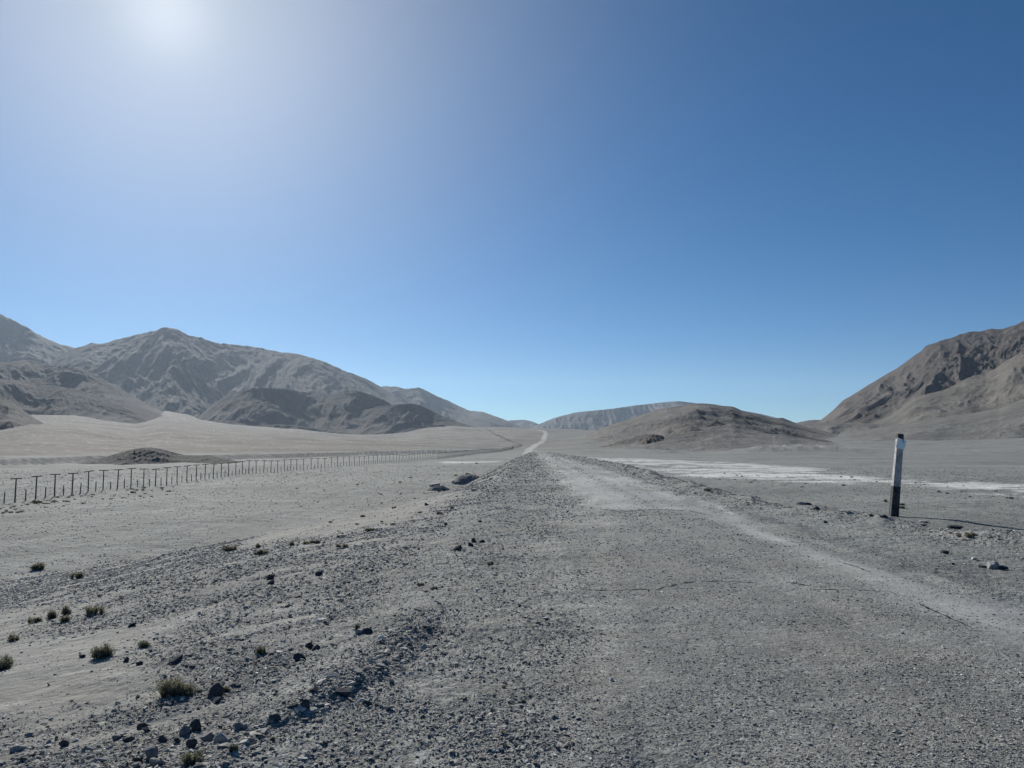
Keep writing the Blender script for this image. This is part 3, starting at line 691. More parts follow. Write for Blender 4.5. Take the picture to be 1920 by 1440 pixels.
def build_rocks():
    dark = stone_material('dark_slate', (0.062, 0.066, 0.074), attr=False, warm=0.1)
    grey = stone_material('grey_stone', (0.18, 0.185, 0.19), attr=False)
    pale = stone_material('pale_stone', (0.31, 0.31, 0.30), attr=False)
    white = stone_material('white_quartz', (0.60, 0.595, 0.58), attr=False, warm=0.1)
    M = {'d': dark, 'g': grey, 'p': pale, 'w': white}
    # column, row, width in photo px, height in px, material, tilt(x,y), label
    L = [
        (404, 1300, 42, 17, 'd', (20, -42), 'large dark tilted slab on the left gravel slope right of the biggest shrub'),
        (407, 1313, 13, 10, 'd', (0, 0), 'small dark bluish stone directly below the large tilted dark slab'),
        (370, 1362, 19, 16, 'd', (0, 20), 'rounded dark boulder lowest but clear of the stone heap, under the tilted slab'),
        (387, 1382, 23, 15, 'g', (0, 0), 'grey broken boulder with pale top left of the light wedge stone'),
        (417, 1383, 25, 17, 'p', (12, -25), 'light grey wedge stone with a bright sloping side in the stone heap'),
        (359, 1398, 15, 16, 'd', (0, 10), 'black upright stone below the rounded dark boulder'),
        (345, 1372, 17, 13, 'g', (8, 0), 'squat grey stone left of the rounded dark boulder'),
        (447, 1364, 16, 12, 'g', (0, 0), 'smooth grey stone at the left end of the dark stone bank'),
        (460, 1365, 9, 8, 'g', (0, 0), 'small round stone touching the smooth grey stone at the bank end'),
        (470, 1367, 11, 8, 'g', (0, 0), 'flat pale topped stone right of the small round stone at the bank'),
        (283, 1416, 22, 19, 'g', (0, -20), 'large grey boulder at the bottom edge among small rubble'),
        (293, 1432, 24, 15, 'g', (0, 0), 'pale topped boulder cut by the bottom edge of the picture'),
        (260, 1426, 14, 10, 'd', (0, 0), 'dark stone left of the large grey bottom boulder'),
        (332, 1388, 12, 12, 'd', (10, 0), 'dark angular stone left of the black upright stone'),
        (306, 1386, 11, 12, 'd', (0, 30), 'dark pointed stone above the large grey bottom boulder'),
        (187, 1425, 22, 8, 'p', (0, -15), 'flat pale stone with blue shaded side on the lower left sand'),
        (222, 1380, 17, 8, 'g', (0, -18), 'long flat grey stone beside a dark one on the lower left sand'),
        (240, 1388, 14, 7, 'd', (0, -10), 'dark flat stone right of the long flat grey stone on the sand'),
        (268, 1361, 14, 8, 'd', (0, -12), 'dark stone with bright rim on the sand below the biggest shrub'),
        (274, 1369, 14, 7, 'd', (0, 0), 'low dark stone just below the bright rimmed stone'),
        (119, 1396, 10, 9, 'd', (0, 0), 'lone dark cube-like stone on the lower left sand'),
        (33, 1404, 15, 7, 'p', (0, 0), 'lone pale flat stone near the bottom left corner'),
        (40, 1425, 12, 6, 'd', (0, 0), 'thin dark stone below the pale flat stone in the bottom left corner'),
        (57, 1417, 12, 6, 'd', (0, -20), 'thin dark stone right of the bottom left pale flat stone'),
        (326, 1243, 26, 6, 'd', (10, -35), 'long stick-like dark slab lying on the slope above the biggest shrub'),
        (362, 1249, 10, 7, 'd', (0, 0), 'small dark cobble right of the stick-like slab'),
        (238, 1238, 9, 8, 'd', (0, -20), 'dark cobble below the round shrub with a sand tail'),
        (262, 1244, 10, 6, 'd', (0, -20), 'dark flat cobble right of another below the round shrub with a sand tail'),
        (155, 1230, 10, 7, 'd', (0, -25), 'single dark cobble on sand left of the round shrub with a sand tail'),
        (247, 1171, 13, 8, 'd', (0, -25), 'dark lens shaped stone on the sand right of the shrub row'),
        (677, 1183, 14, 11, 'p', (0, 0), 'white faced block wedged between dark tufts on the gravel slope'),
        (689, 1184, 14, 9, 'd', (0, 0), 'dark stone touching the right side of the white faced block'),
        (712, 1198, 12, 8, 'w', (0, -18), 'white angular stone on gravel below the white faced block'),
        (803, 1180, 12, 7, 'd', (0, 0), 'black flat stone alone on the gravel shoulder'),
        (565, 1231, 19, 12, 'd', (0, 0), 'dark bluish heaped stone on the left gravel slope'),
        (582, 1212, 13, 10, 'd', (0, -12), 'dark stone left of a flat dark one above the bluish heap'),
        (595, 1215, 14, 8, 'd', (0, -20), 'flat dark stone right of its neighbour above the bluish heap'),
        (626, 1210, 10, 9, 'g', (0, 0), 'grey upright cobble above the dark stone bank'),
        (570, 1324, 15, 16, 'd', (0, 15), 'tall dark stone standing in the dark stone bank'),
        (581, 1333, 21, 7, 'p', (0, -15), 'pale flat slab at the foot of the dark stone bank'),
        (590, 1293, 16, 9, 'd', (0, -15), 'dark pointed stone on top of the dark stone bank'),
        (640, 1299, 22, 11, 'd', (0, -10), 'long dark stone at the right end of the dark bank'),
        (655, 1293, 13, 9, 'd', (0, 0), 'dark stone ending the dark bank beside bare sand'),
        (548, 1325, 18, 11, 'd', (0, 0), 'dark lump left of the tall stone in the dark bank'),
        (515, 1347, 16, 13, 'd', (0, 0), 'dark stone near the lower end of the dark bank'),
        (506, 1352, 10, 9, 'g', (0, 0), 'small grey stone beside the dark one at the lower end of the dark bank'),
        (685, 1317, 16, 10, 'd', (0, -10), 'dark triangular stone with bright top below the dark bank'),
        (708, 1321, 12, 6, 'd', (0, 0), 'dark flat stone right of the triangular stone below the bank'),
        (599, 1076, 11, 7, 'd', (0, 0), 'round dark cobble alone on the upper gravel slope'),
        (508, 1083, 15, 8, 'd', (0, -10), 'dark stone with bright top on the upper left gravel slope'),
        (508, 1093, 9, 8, 'd', (0, 0), 'small black stone under the bright topped stone on the upper slope'),
        (601, 1163, 14, 6, 'w', (0, -20), 'bright elongated stone in the middle of the left gravel slope'),
        (762, 1056, 10, 6, 'p', (0, 0), 'pale topped cobble beside a row of small dark stones'),
        (686, 1067, 7, 4, 'd', (0, 0), 'small black stone left of the pale topped cobble'),
        (857, 1028, 19, 9, 'd', (0, -18), 'triangular dark rock with a bright side on the gravel shoulder'),
        (889, 1014, 11, 7, 'd', (0, 0), 'largest black stone of the cluster right of the triangular rock'),
        (881, 1022, 10, 6, 'd', (0, 0), 'black stone nearest the triangular rock in the cluster'),
        (904, 1015, 10, 5, 'd', (0, 0), 'last flat black stone of the cluster on the shoulder'),
        (1022, 1159, 11, 4, 'w', (0, 5), 'bright white flake lying on the gravel shoulder beside the road'),
        (1009, 1169, 7, 4, 'd', (0, 0), 'small black stone left below the white flake'),
        (974, 1135, 7, 5, 'd', (0, 0), 'small black stone on the shoulder above the white flake'),
        (1146, 1274, 7, 6, 'w', (0, 0), 'white round pebble in the middle of the road'),
        (1520, 1395, 9, 4, 'w', (0, 8), 'white pebble near the bottom of the road on the right'),
        (1316, 1311, 5, 4, 'w', (0, 0), 'white pebble right of the round one in the road'),
        (895, 1104, 7, 4, 'w', (0, 0), 'white pebble high on the shoulder below the black cluster'),
        (1502, 944, 17, 6, 'p', (0, 5), 'pale jagged stone in the group on the right road edge'),
        (1518, 945, 10, 5, 'd', (0, 0), 'dark stone beside the pale jagged stone on the right edge'),
        (1531, 953, 10, 5, 'd', (0, 0), 'black oval stone in front of the right edge stones'),
        (1583, 958, 18, 5, 'p', (0, -6), 'pale flat slab on the right road edge left of the marker post'),
        (1592, 961, 10, 3, 'p', (0, 0), 'thin pale chip right of the pale slab on the road edge'),
        (1657, 968, 11, 4, 'd', (0, 0), 'dark low stone at the left foot of the marker post'),
        (1731, 978, 14, 4, 'p', (0, 0), 'thin pale slab on the verge right of the marker post'),
        (1732, 985, 12, 4, 'd', (0, 0), 'dark flat stone just below the thin pale slab'),
        (1792, 989, 20, 6, 'd', (0, 5), 'dark broken slab on the verge left of the right-hand shrub'),
        (1859, 1062, 15, 11, 'p', (0, -25), 'big pale leaning stone on the right gravel verge'),
        (1877, 1065, 13, 6, 'd', (0, 0), 'dark stone against the right side of the big pale leaning stone'),
        (1842, 1063, 11, 4, 'd', (0, 0), 'dark flat stone left of the big pale leaning stone'),
        (1825, 1048, 9, 4, 'w', (0, 0), 'white stone above the big pale leaning stone'),
        (1772, 1036, 10, 5, 'd', (0, 0), 'dark stone among chips on the right verge below the shrub'),
        (1548, 979, 7, 4, 'd', (0, 0), 'small black stone on the gravel left of the marker post'),
        (1788, 1058, 5, 4, 'd', (0, 0), 'tiny black stone left of the white stone on the right verge'),
        (888, 919, 8, 4, 'p', (0, 0), 'pale cobble on the embankment right of the gravel heap'),
        (921, 898, 6, 4, 'p', (0, 0), 'pale cobble high on the embankment above the other'),
        (843, 957, 6, 4, 'w', (0, 0), 'white stone on the embankment among small tufts'),
        (800, 946, 9, 5, 'd', (0, 0), 'dark rock pair end stone at the embankment foot'),
        (823, 920, 6, 4, 'd', (0, 0), 'dark cobble at the foot of the rubble under the concrete block'),
        (832, 919, 6, 4, 'd', (0, 0), 'rightmost dark cobble below the concrete block rubble'),
    ]
    for i, (px, py, w, h, mk, tilt, lab) in enumerate(L):
        x, y = hit(px, py + h * 0.35)
        z = float(hmid(x, y)[0])
        d = math.hypot(x, y)
        W = w * d / FPX * 1.08; Hh = h * d / FPX * 1.08
        me = rock_mesh('rock', 300 + i, (W, W * random.uniform(0.65, 0.9), Hh), cuts=random.randint(7, 11), mat=M[mk])
        o = link('rock', me, label=lab, category='rock', group='larger stones scattered on the verges')
        o.location = (x, y, z + Hh * 0.28)
        o.rotation_euler = (R(tilt[0]), R(tilt[1]), random.uniform(-0.5, 0.5))

# ------------------------------------------------------------------ shrubs
def shrub_mats():
    m, nt, b = newmat('dry_twigs'); q = NB(nt)
    a = q.n('ShaderNodeAttribute', attribute_name='tone').outputs['Fac']
    hue = q.n('ShaderNodeObjectInfo').outputs['Random']
    c1 = q.mix(hue, (0.175, 0.185, 0.13), (0.225, 0.20, 0.14))
    c = q.mix(1.0, c1, q.grey(a), 'MULTIPLY')
    q.link(c, b.inputs['Base Color'])
    b.inputs['Roughness'].default_value = 0.8
    tr = q.n('ShaderNodeBsdfTranslucent'); q.link(c, tr.inputs['Color'])
    mx = q.n('ShaderNodeMixShader'); mx.inputs[0].default_value = 0.4
    q.link(b.outputs[0], mx.inputs[1]); q.link(tr.outputs[0], mx.inputs[2])
    out = [n for n in nt.nodes if n.type == 'OUTPUT_MATERIAL'][0]
    q.link(mx.outputs[0], out.inputs['Surface'])
    return m

def shrub_mesh(name, seed, W, D, H, n, mat, tw):
    r = np.random.default_rng(seed)
    # twigs rise from several rootstocks and carry short leaves
    k = max(3, int(5 + W * 4))
    cx = r.normal(0, 0.22, k) * W; cy = r.normal(0, 0.22, k) * D
    ch = r.uniform(0.6, 1.0, k)
    V = []; F = []; T = []
    def quad(p, d, s, w0, w1, t):
        i = len(V)
        V.extend([p - s * w0, p + s * w0, p + d + s * w1, p + d - s * w1]); F.append((i, i + 1, i + 2, i + 3)); T.extend([t * 0.7, t * 0.7, t, t])
    for j in range(n):
        g = r.integers(k)
        base = np.array([cx[g] + r.normal(0, 0.05) * W, cy[g] + r.normal(0, 0.05) * D, -0.02 * H])
        th = r.uniform(0, 2 * math.pi); el = np.clip(r.normal(0.95, 0.4), 0.12, 1.5)
        ln = r.uniform(0.55, 1.05) * ch[g]
        d = np.array([math.cos(th) * math.cos(el) * W * 0.42, math.sin(th) * math.cos(el) * D * 0.42, math.sin(el) * H * 0.95]) * ln
        sd = np.array([-math.sin(th + r.normal(0, .8)), math.cos(th + r.normal(0, .8)), r.normal(0, 0.3)])
        t = r.uniform(0.55, 1.5)
        mid = d * 0.55 + r.normal(0, 0.03, 3) * W
        quad(base, mid, sd, tw, tw * 0.8, t)
        tip = d - mid + np.array([0, 0, 0.04 * H])
        quad(base + mid, tip, sd, tw * 0.8, tw * 0.25, t * 1.15)
        for _ in range(4):
            f = r.uniform(0.35, 1.0)
            p = base + (mid * (f / 0.55) if f < 0.55 else mid + tip * ((f - 0.55) / 0.45))
            dd = r.normal(0, 1, 3); dd[2] = abs(dd[2]) + 0.4
            dd = dd / np.linalg.norm(dd) * r.uniform(0.05, 0.12) * (W + H) * 0.5
            s2 = np.cross(dd, r.normal(0, 1, 3)); s2 = s2 / (np.linalg.norm(s2) + 1e-9)
            quad(p, dd, s2, tw * 0.7, tw * 0.9, t * r.uniform(0.8, 1.4))
    return mesh_np(name, np.array(V), np.array(F), [mat], {'tone': ('FLOAT', np.array(T))}, smooth=False)

def build_shrubs():
    mat = shrub_mats()
    S = [  # column, row of the foot, width px, height px, label
        (329, 1300, 62, 36, 'biggest dry olive shrub with two crowns on the left sand slope'),
        (190, 1234, 44, 28, 'bushy olive shrub with a sand tail behind it on the left slope'),
        (18, 1252, 38, 27, 'dark bushy shrub at the left edge on open sand'),
        (366, 1432, 38, 24, 'yellow green tuft cut by the bottom edge beside a sandy hollow'),
        (437, 1410, 16, 18, 'small yellow green tuft right of the sandy hollow at the bottom'),
        (426, 1298, 12, 14, 'small olive tuft right behind the large tilted dark slab'),
        (270, 1213, 26, 14, 'thin low shrub left of the loose cobbles on the slope'),
        (17, 1203, 20, 14, 'small shrub at the left edge above the dark bushy shrub'),
        (66, 1168, 24, 16, 'leftmost shrub in the row of five on the sand'),
        (97, 1160, 22, 18, 'second shrub from the left in the row of five on the sand'),
        (126, 1152, 23, 16, 'upper middle shrub in the row of five on the sand'),
        (123, 1166, 20, 13, 'lower middle shrub in the row of five on the sand'),
        (177, 1152, 26, 20, 'rightmost shrub in the row of five, beside gravel'),
        (70, 1067, 25, 13, 'single dark shrub on the flat plain left of the gravel slope'),
        (149, 1085, 19, 17, 'double tufted shrub where the gravel slope meets the plain'),
        (492, 1224, 18, 18, 'brownish upright tuft in the middle of the gravel slope'),
        (431, 1033, 27, 13, 'olive shrub at the top left end of the gravel slope'),
        (490, 1041, 26, 15, 'rounded olive shrub below a smaller dark one at the slope top'),
        (485, 1027, 12, 10, 'small dark round shrub just above the rounded olive one'),
        (548, 1023, 14, 9, 'first small shrub in the line along the top of the gravel slope'),
        (574, 1020, 16, 8, 'second small shrub in the line along the top of the gravel slope'),
        (593, 1019, 18, 8, 'third small shrub in the line along the top of the gravel slope'),
        (647, 1026, 17, 8, 'low shrub on gravel below the end of the shrub line'),
        (640, 1008, 14, 7, 'small shrub on the sand edge between line and sandy hollow'),
        (692, 996, 22, 8, 'wide low shrub at the right side of the sandy hollow'),
        (681, 969, 12, 5, 'dark dot-like shrub in the middle of the sandy hollow'),
        (620, 980, 8, 4, 'tiny dark shrub at the left of the sandy hollow'),
        (669, 984, 9, 4, 'tiny dark shrub in the lower sandy hollow'),
        (717, 979, 8, 4, 'tiny dark shrub right of the wide low shrub'),
        (738, 953, 9, 5, 'tiny dark shrub at the upper end of the sandy hollow'),
        (788, 962, 9, 5, 'tiny shrub on the embankment side left of the white stone'),
        (737, 984, 9, 5, 'small round shrub on gravel right of the wide low shrub'),
        (835, 984, 13, 7, 'low shrub above another on the upper gravel bank'),
        (900, 979, 13, 6, 'dark low shrub near the crest of the gravel bank'),
        (821, 964, 12, 6, 'low shrub near the white stone on the embankment'),
        (850, 954, 12, 6, 'low shrub right of the white stone on the embankment'),
        (790, 1098, 14, 9, 'sparse grass tuft, upper of three on the gravel slope'),
        (813, 1105, 12, 7, 'dark grass tuft, right of three on the gravel slope'),
        (799, 1110, 10, 5, 'flat grass tuft, lowest of three on the gravel slope'),
        (920, 1058, 15, 8, 'green grass tuft on the gravel shoulder near the road'),
        (670, 1180, 12, 14, 'olive tuft left of the white faced block'),
        (874, 1313, 10, 8, 'small dark tuft on the shoulder below the dark bank'),
        (946, 1290, 10, 6, 'small dark tuft on the shoulder nearest the road'),
        (983, 1317, 10, 8, 'dark tuft with a white pebble at the edge of the road'),
        (942, 1378, 12, 9, 'thin grey tuft on the bottom shoulder above a dark one'),
        (947, 1401, 11, 8, 'dark tuft near the bottom of the shoulder'),
        (511, 1388, 10, 9, 'small olive tuft under the dark stone bank'),
        (1815, 1007, 22, 11, 'single green shrub on the right verge beyond the marker post'),
        (1691, 947, 11, 5, 'upper small shrub on the plain right of the marker post'),
        (1688, 953, 13, 6, 'lower small shrub on the plain right of the marker post'),
        (1662, 941, 11, 6, 'small shrub on the plain left of the marker post'),
        (1633, 967, 11, 5, 'dark low shrub on the verge left of the marker post'),
        (1894, 935, 10, 4, 'small shrub at the salt flat near the right edge'),
        (1328, 920, 14, 5, 'dark shrub on the gravel berm along the right road edge'),
        (73, 943, 16, 5, 'low shrub growing at the foot of a fence post'),
        (250, 924, 9, 4, 'small shrub growing at the foot of a short fence stake'),
    ]
    for i, (px, py, w, h, lab) in enumerate(S):
        x, y = hit(px, py)
        d = math.hypot(x, y); W = w * d / FPX; H = h * d / FPX
        n = int(np.clip(w * 11, 60, 520))
        me = shrub_mesh('shrub', 500 + i, W, W * 0.85, H * 0.9, n, mat, max(0.0022, 0.42 * d / FPX))
        o = link('shrub', me, label=lab, category='shrub', group='dry shrubs and tufts on the stony ground')
        o.location = (x, y, float(hmid(x, y)[0]))
    # specks of plants around the plain, too small to tell apart
    rr = np.random.default_rng(77)
    small = [shrub_mesh('desert_tuft', 700 + k, 1, 0.85, 0.42, 70, mat, 0.02) for k in range(4)]
    spots = []
    for _ in range(120):
        t = rr.random()
        if t < 0.45: px, py = rr.uniform(0, 330), 0; py = 942 - 0.118 * (px - 30) + rr.uniform(0, 20)
        elif t < 0.75: px = rr.uniform(520, 900); py = rr.uniform(885, 1000) - max(0, (px - 700)) * 0.1
        else: px = rr.uniform(1330, 1900); py = np.interp(px, [1330, 1600, 1900], [893, 908, 932]) + rr.uniform(-14, 12)
        spots.append((px, py))
    labs = {'f': ('tiny dark tuft scattered on the plain in front of the fence', 'tiny tufts in front of the fence'),
            'm': ('tiny dark tuft scattered on the plain between fence and embankment', 'tiny tufts on the left plain'),
            's': ('tiny dark tuft scattered around the white salt flat', 'tiny tufts around the salt flat')}
    for k, (px, py) in enumerate(spots):
        x, y = hit(px, py); d = math.hypot(x, y)
        key = 'f' if px < 400 else ('m' if px < 1000 else 's')
        o = link('desert_tuft', small[k % 4], label=labs[key][0], category='tuft', group=labs[key][1])
        W = rr.uniform(4, 9) * d / FPX
        o.location = (x, y, float(hmid(x, y)[0])); o.scale = (W, W, W * rr.uniform(0.7, 1.2)); o.rotation_euler = (0, 0, rr.uniform(0, 6.28))

# ------------------------------------------------------------------ boxes
def box_arrays(sx, sy, z0, z1, taper=1.0, lean=(0, 0)):
    b = np.array([(-1, -1), (1, -1), (1, 1), (-1, 1)], float) * np.array([sx / 2, sy / 2])
    V = np.concatenate([np.c_[b, np.full(4, z0)], np.c_[b * taper + np.array(lean), np.full(4, z1)]])
    F = np.array([(3, 2, 1, 0), (4, 5, 6, 7), (0, 1, 5, 4), (1, 2, 6, 5), (2, 3, 7, 6), (3, 0, 4, 7)])
    return V, F

def box_mesh(name, sx, sy, z0, z1, mat, taper=1.0, bevel=0.0, jitter=0.0, cuts=0):
    bm = bmesh.new()
    V, F = box_arrays(sx, sy, z0, z1, taper)
    vs = [bm.verts.new(v) for v in V]
    for f in F: bm.faces.new([vs[i] for i in f])
    if bevel: bmesh.ops.bevel(bm, geom=list(bm.edges), offset=bevel, segments=2, affect='EDGES', profile=0.6)
    if cuts:
        bmesh.ops.subdivide_edges(bm, edges=list(bm.edges), cuts=cuts, use_grid_fill=True)
    if jitter:
        rr = random.Random(5)
        for v in bm.verts: v.co += Vector((rr.gauss(0, 1), rr.gauss(0, 1), rr.gauss(0, 1))) * jitter
    me = bpy.data.meshes.new(name); bm.to_mesh(me); bm.free(); me.materials.append(mat)
    return me

def paint_mat(name, c, wear, wcol, scale, th):
    m, nt, b = newmat(name); q = NB(nt)
    co = q.n('ShaderNodeTexCoord').outputs['Object']
    n = q.noise(co, scale, 6, 0.7); n2 = q.noise(co, scale * 4, 4, 0.7)
    f = q.math('MULTIPLY', q.rng(q.math('ADD', n, q.math('MULTIPLY', n2, 0.35)), th, th + 0.08, 0, 1), wear)
    cc = q.mix(f, c, wcol)
    cc = q.mix(q.rng(n2, 0.35, 0.7, 0, 0.35), cc, q.mix(1.0, cc, (0.78, 0.77, 0.75), 'MULTIPLY'))
    q.link(cc, b.inputs['Base Color']); b.inputs['Roughness'].default_value = 0.7
    bm = q.n('ShaderNodeBump'); bm.inputs['Strength'].default_value = 0.4; bm.inputs['Distance'].default_value = 0.006
    q.link(n2, bm.inputs['Height']); q.link(bm.outputs[0], b.inputs['Normal'])
    return m

# ------------------------------------------------------------------ marker post
def build_marker():
    x, y = hit(1675.5, 968)
    z = float(hmid(x, y)[0]); d = math.hypot(x, y)
    s = d / FPX
    Ht = 138 * s
    root = thing('marker_post', (x, y, z), 'leaning white marker post with black foot and pale tag on the right road edge', 'marker post')
    root.rotation_euler = (R(-1.0), R(6.6), R(-9))
    white = paint_mat('worn_white_paint', (0.46, 0.44, 0.43), 0.7, (0.20, 0.18, 0.175), 4.0, 0.66)
    black = paint_mat('worn_black_paint', (0.032, 0.033, 0.036), 0.7, (0.13, 0.13, 0.13), 9.0, 0.66)
    tag = paint_mat('tag_enamel', (0.95, 0.90, 0.82), 0.2, (0.45, 0.43, 0.4), 20.0, 0.85)
    tb = tag.node_tree.nodes['Principled BSDF']; tb.inputs['Metallic'].default_value = 0.25; tb.inputs['Roughness'].default_value = 0.32
    wb = 12.6 * s; wt = 9.6 * s
    zb = 50 * s
    zc = 130 * s
    def w(zz): return wb + (wt - wb) * zz / Ht
    link('painted_base', box_mesh('painted_base', w(0), w(0), -0.25, zb, black, w(zb) / w(0), 0.006, 0.0015, 3), root)
    link('shaft', box_mesh('shaft', w(zb), w(zb), zb, zc, white, w(zc) / w(zb), 0.006, 0.0016, 4), root)
    link('painted_top', box_mesh('painted_top', w(zc), w(zc), zc, Ht, black, 0.9, 0.008, 0.0015, 2), root)
    pl = link('tag_plate', box_mesh('tag_plate', 15.5 * s, 0.006, -8.5 * s, 8.5 * s, tag, 1.0, 0.002), root)
    pl.location = (0.0, 0.0, 121 * s)
    # fixed to the face that looks towards the road, hanging askew and tipped back
    pl.rotation_euler = Euler((R(-5), R(13), R(14)), 'XYZ')
    pl.location = (0.9 * s, -wt * 0.5 - 0.035, 121 * s)
    bolt = bmesh.new(); bmesh.ops.create_cone(bolt, cap_ends=True, segments=10, radius1=0.008, radius2=0.006, depth=0.008)
    me = bpy.data.meshes.new('bolt'); bolt.to_mesh(me); bolt.free(); me.materials.append(black)
    b = link('bolt', me, pl); b.location = (0, -0.006, 0.0); b.rotation_euler = (R(90), 0, 0)

# ------------------------------------------------------------------ fence
def build_fence():
    wood = paint_mat('weathered_concrete_post', (0.16, 0.163, 0.168), 0.6, (0.10, 0.10, 0.103), 5.0, 0.55)
    wirem, nt, b = newmat('dull_wire'); b.inputs['Base Color'].default_value = (0.10, 0.10, 0.105, 1)
    FX = -29.6; STEP = 2.25; PH = 1.5
    # the line of the fence: straight along the plain, then bending up the far slope
    path = [onplane(px, py, ZP) for px, py in ((-60, 951), (30, 940), (200, 919.5), (313, 906.5), (470, 888.5), (560, 880.5), (650, 874.5), (730, 868.5), (820, 861))]
    path += [hit(px, py, macro) for px, py in ((880, 853.5), (930, 848), (960, 842), (979, 836), (958, 829), (930, 816.5), (920, 809), (911, 803.5))]
    pts = []
    acc = 0.0
    for (x0, y0), (x1, y1) in zip(path[:-1], path[1:]):
        L = math.hypot(x1 - x0, y1 - y0); t = acc
        while t < L:
            pts.append((x0 + (x1 - x0) * t / L, y0 + (y1 - y0) * t / L)); t += STEP
        acc = t - L
    PX_ = np.array(pts); PZ_ = hmid(PX_[:, 0], PX_[:, 1])
    PM_ = (PX_ + np.concatenate([PX_[1:], PX_[-1:]])) / 2; PMZ_ = hmid(PM_[:, 0], PM_[:, 1])
    x0, y0 = pts[0]
    root = thing('wire_fence', (x0, y0, float(PZ_[0])), 'long grey wire fence of T shaped posts and short stakes across the left plain', 'fence')
    o0 = Vector(root.location)
    vis = pts
    pm = box_mesh('post', 0.075, 0.075, -0.2, PH, wood, 0.85, 0.008)
    cm = box_mesh('crossbar', 0.66, 0.06, -0.034, 0.034, wood)
    sm = box_mesh('stake', 0.06, 0.06, -0.2, 0.70, wood, 0.85, 0.004)
    rr = random.Random(3)
    V, F, off = [], [], 0
    for i, (x, y) in enumerate(vis):
        z = float(PZ_[i]); mx, my = (float(v) for v in PM_[i]); mz = float(PMZ_[i])
        if i < 100:
            p = link('post', pm, root); p.location = Vector((x, y, z)) - o0
            p.rotation_euler = (rr.gauss(0, 0.015), rr.gauss(0, 0.015), rr.gauss(0, 0.1))
            c = link('crossbar', cm, p); c.location = (0, 0.0, PH + 0.034); c.rotation_euler = (0, rr.gauss(-0.03, 0.05), 0.25 + rr.gauss(0, 0.08))
            s = link('stake', sm, root); s.location = Vector((mx, my, mz)) - o0
            s.rotation_euler = (rr.gauss(0, 0.03), rr.gauss(0, 0.03), rr.gauss(0, 0.2)); s.scale = (1, 1, rr.uniform(0.85, 1.08))
        else:
            if y > 430 and i % 2: continue
            for (bx, by, bz, a, bw) in ((x, y, z, PH, 0.075), (mx, my, mz, 0.7, 0.05))[:1 if y > 430 else 2]:
                v, f = box_arrays(bw, bw, -0.2, a)
                V.append(v + np.array([bx, by, bz]) - np.array(o0)); F.append(f + off); off += 8
            if y < 330:
                v, f = box_arrays(0.66, 0.06, PH, PH + 0.06)
                V.append(v + np.array([x, y, z]) - np.array(o0)); F.append(f + off); off += 8
    me = mesh_np('far_posts', np.concatenate(V), np.concatenate(F), [wood], smooth=False)
    link('far_posts', me, root, kind='stuff')
    for hgt in (1.535, 1.15, 0.8, 0.45, 0.2):
        V, F = [], []
        for i, (x, y) in enumerate(vis):
            z = float(PZ_[i]) + hgt
            r_ = 0.0035
            for dx, dz in ((-r_, -r_), (r_, -r_), (0, r_)):
                V.append((x - o0.x + dx + 0.06, y - o0.y, z - o0.z + dz))
            if i:
                a, c = 3 * (i - 1), 3 * i
                for k in range(3):
                    F.append((a + k, a + (k + 1) % 3, c + (k + 1) % 3, c + k))
        link('wire', mesh_np('wire', np.array(V), np.array(F), [wirem], smooth=False), root)

# ------------------------------------------------------------------ rubble, block, cracks
def rubble(name, px, py, w, h, seed, label):
    x, y = hit(px, py); z = float(hmid(x, y)[0]); d = math.hypot(x, y)
    W = w * d / FPX / 2; H = h * d / FPX
    mat = stone_material('rubble_gravel', (0.20, 0.203, 0.198), attr=False)
    n = 70
    a = np.linspace(-1.6, 1.6, n); Xg, Yg = np.meshgrid(a * W, a * W * 1.1)
    q = (Xg / W) ** 2 + (Yg / (W * 1.1)) ** 2
    nz = fbm(Xg / (W * .5), Yg / (W * .5), seed, 4)
    Z = H * (np.clip(1.12 - q * (1 + 0.3 * nz), 0, None)) ** 0.8 * (1 + 0.22 * nz) + 0.05 * fbm(Xg * 6, Yg * 6, seed + 2, 3) - 0.12 * (q > 1.3)
    i = np.arange(n - 1)[:, None] * n; j = np.arange(n - 1)[None, :]
    F = np.stack([i + j, i + j + 1, i + n + j + 1, i + n + j], -1).reshape(-1, 4)
    gz = hmid(Xg.ravel() + x, Yg.ravel() + y) - z
    me = mesh_np(name, np.stack([Xg.ravel(), Yg.ravel(), Z.ravel() + gz - 0.06], 1), F, [mat])
    o = link(name, me, label=label, category='gravel heap'); o.location = (x, y, z)
    return x, y, z, d, H

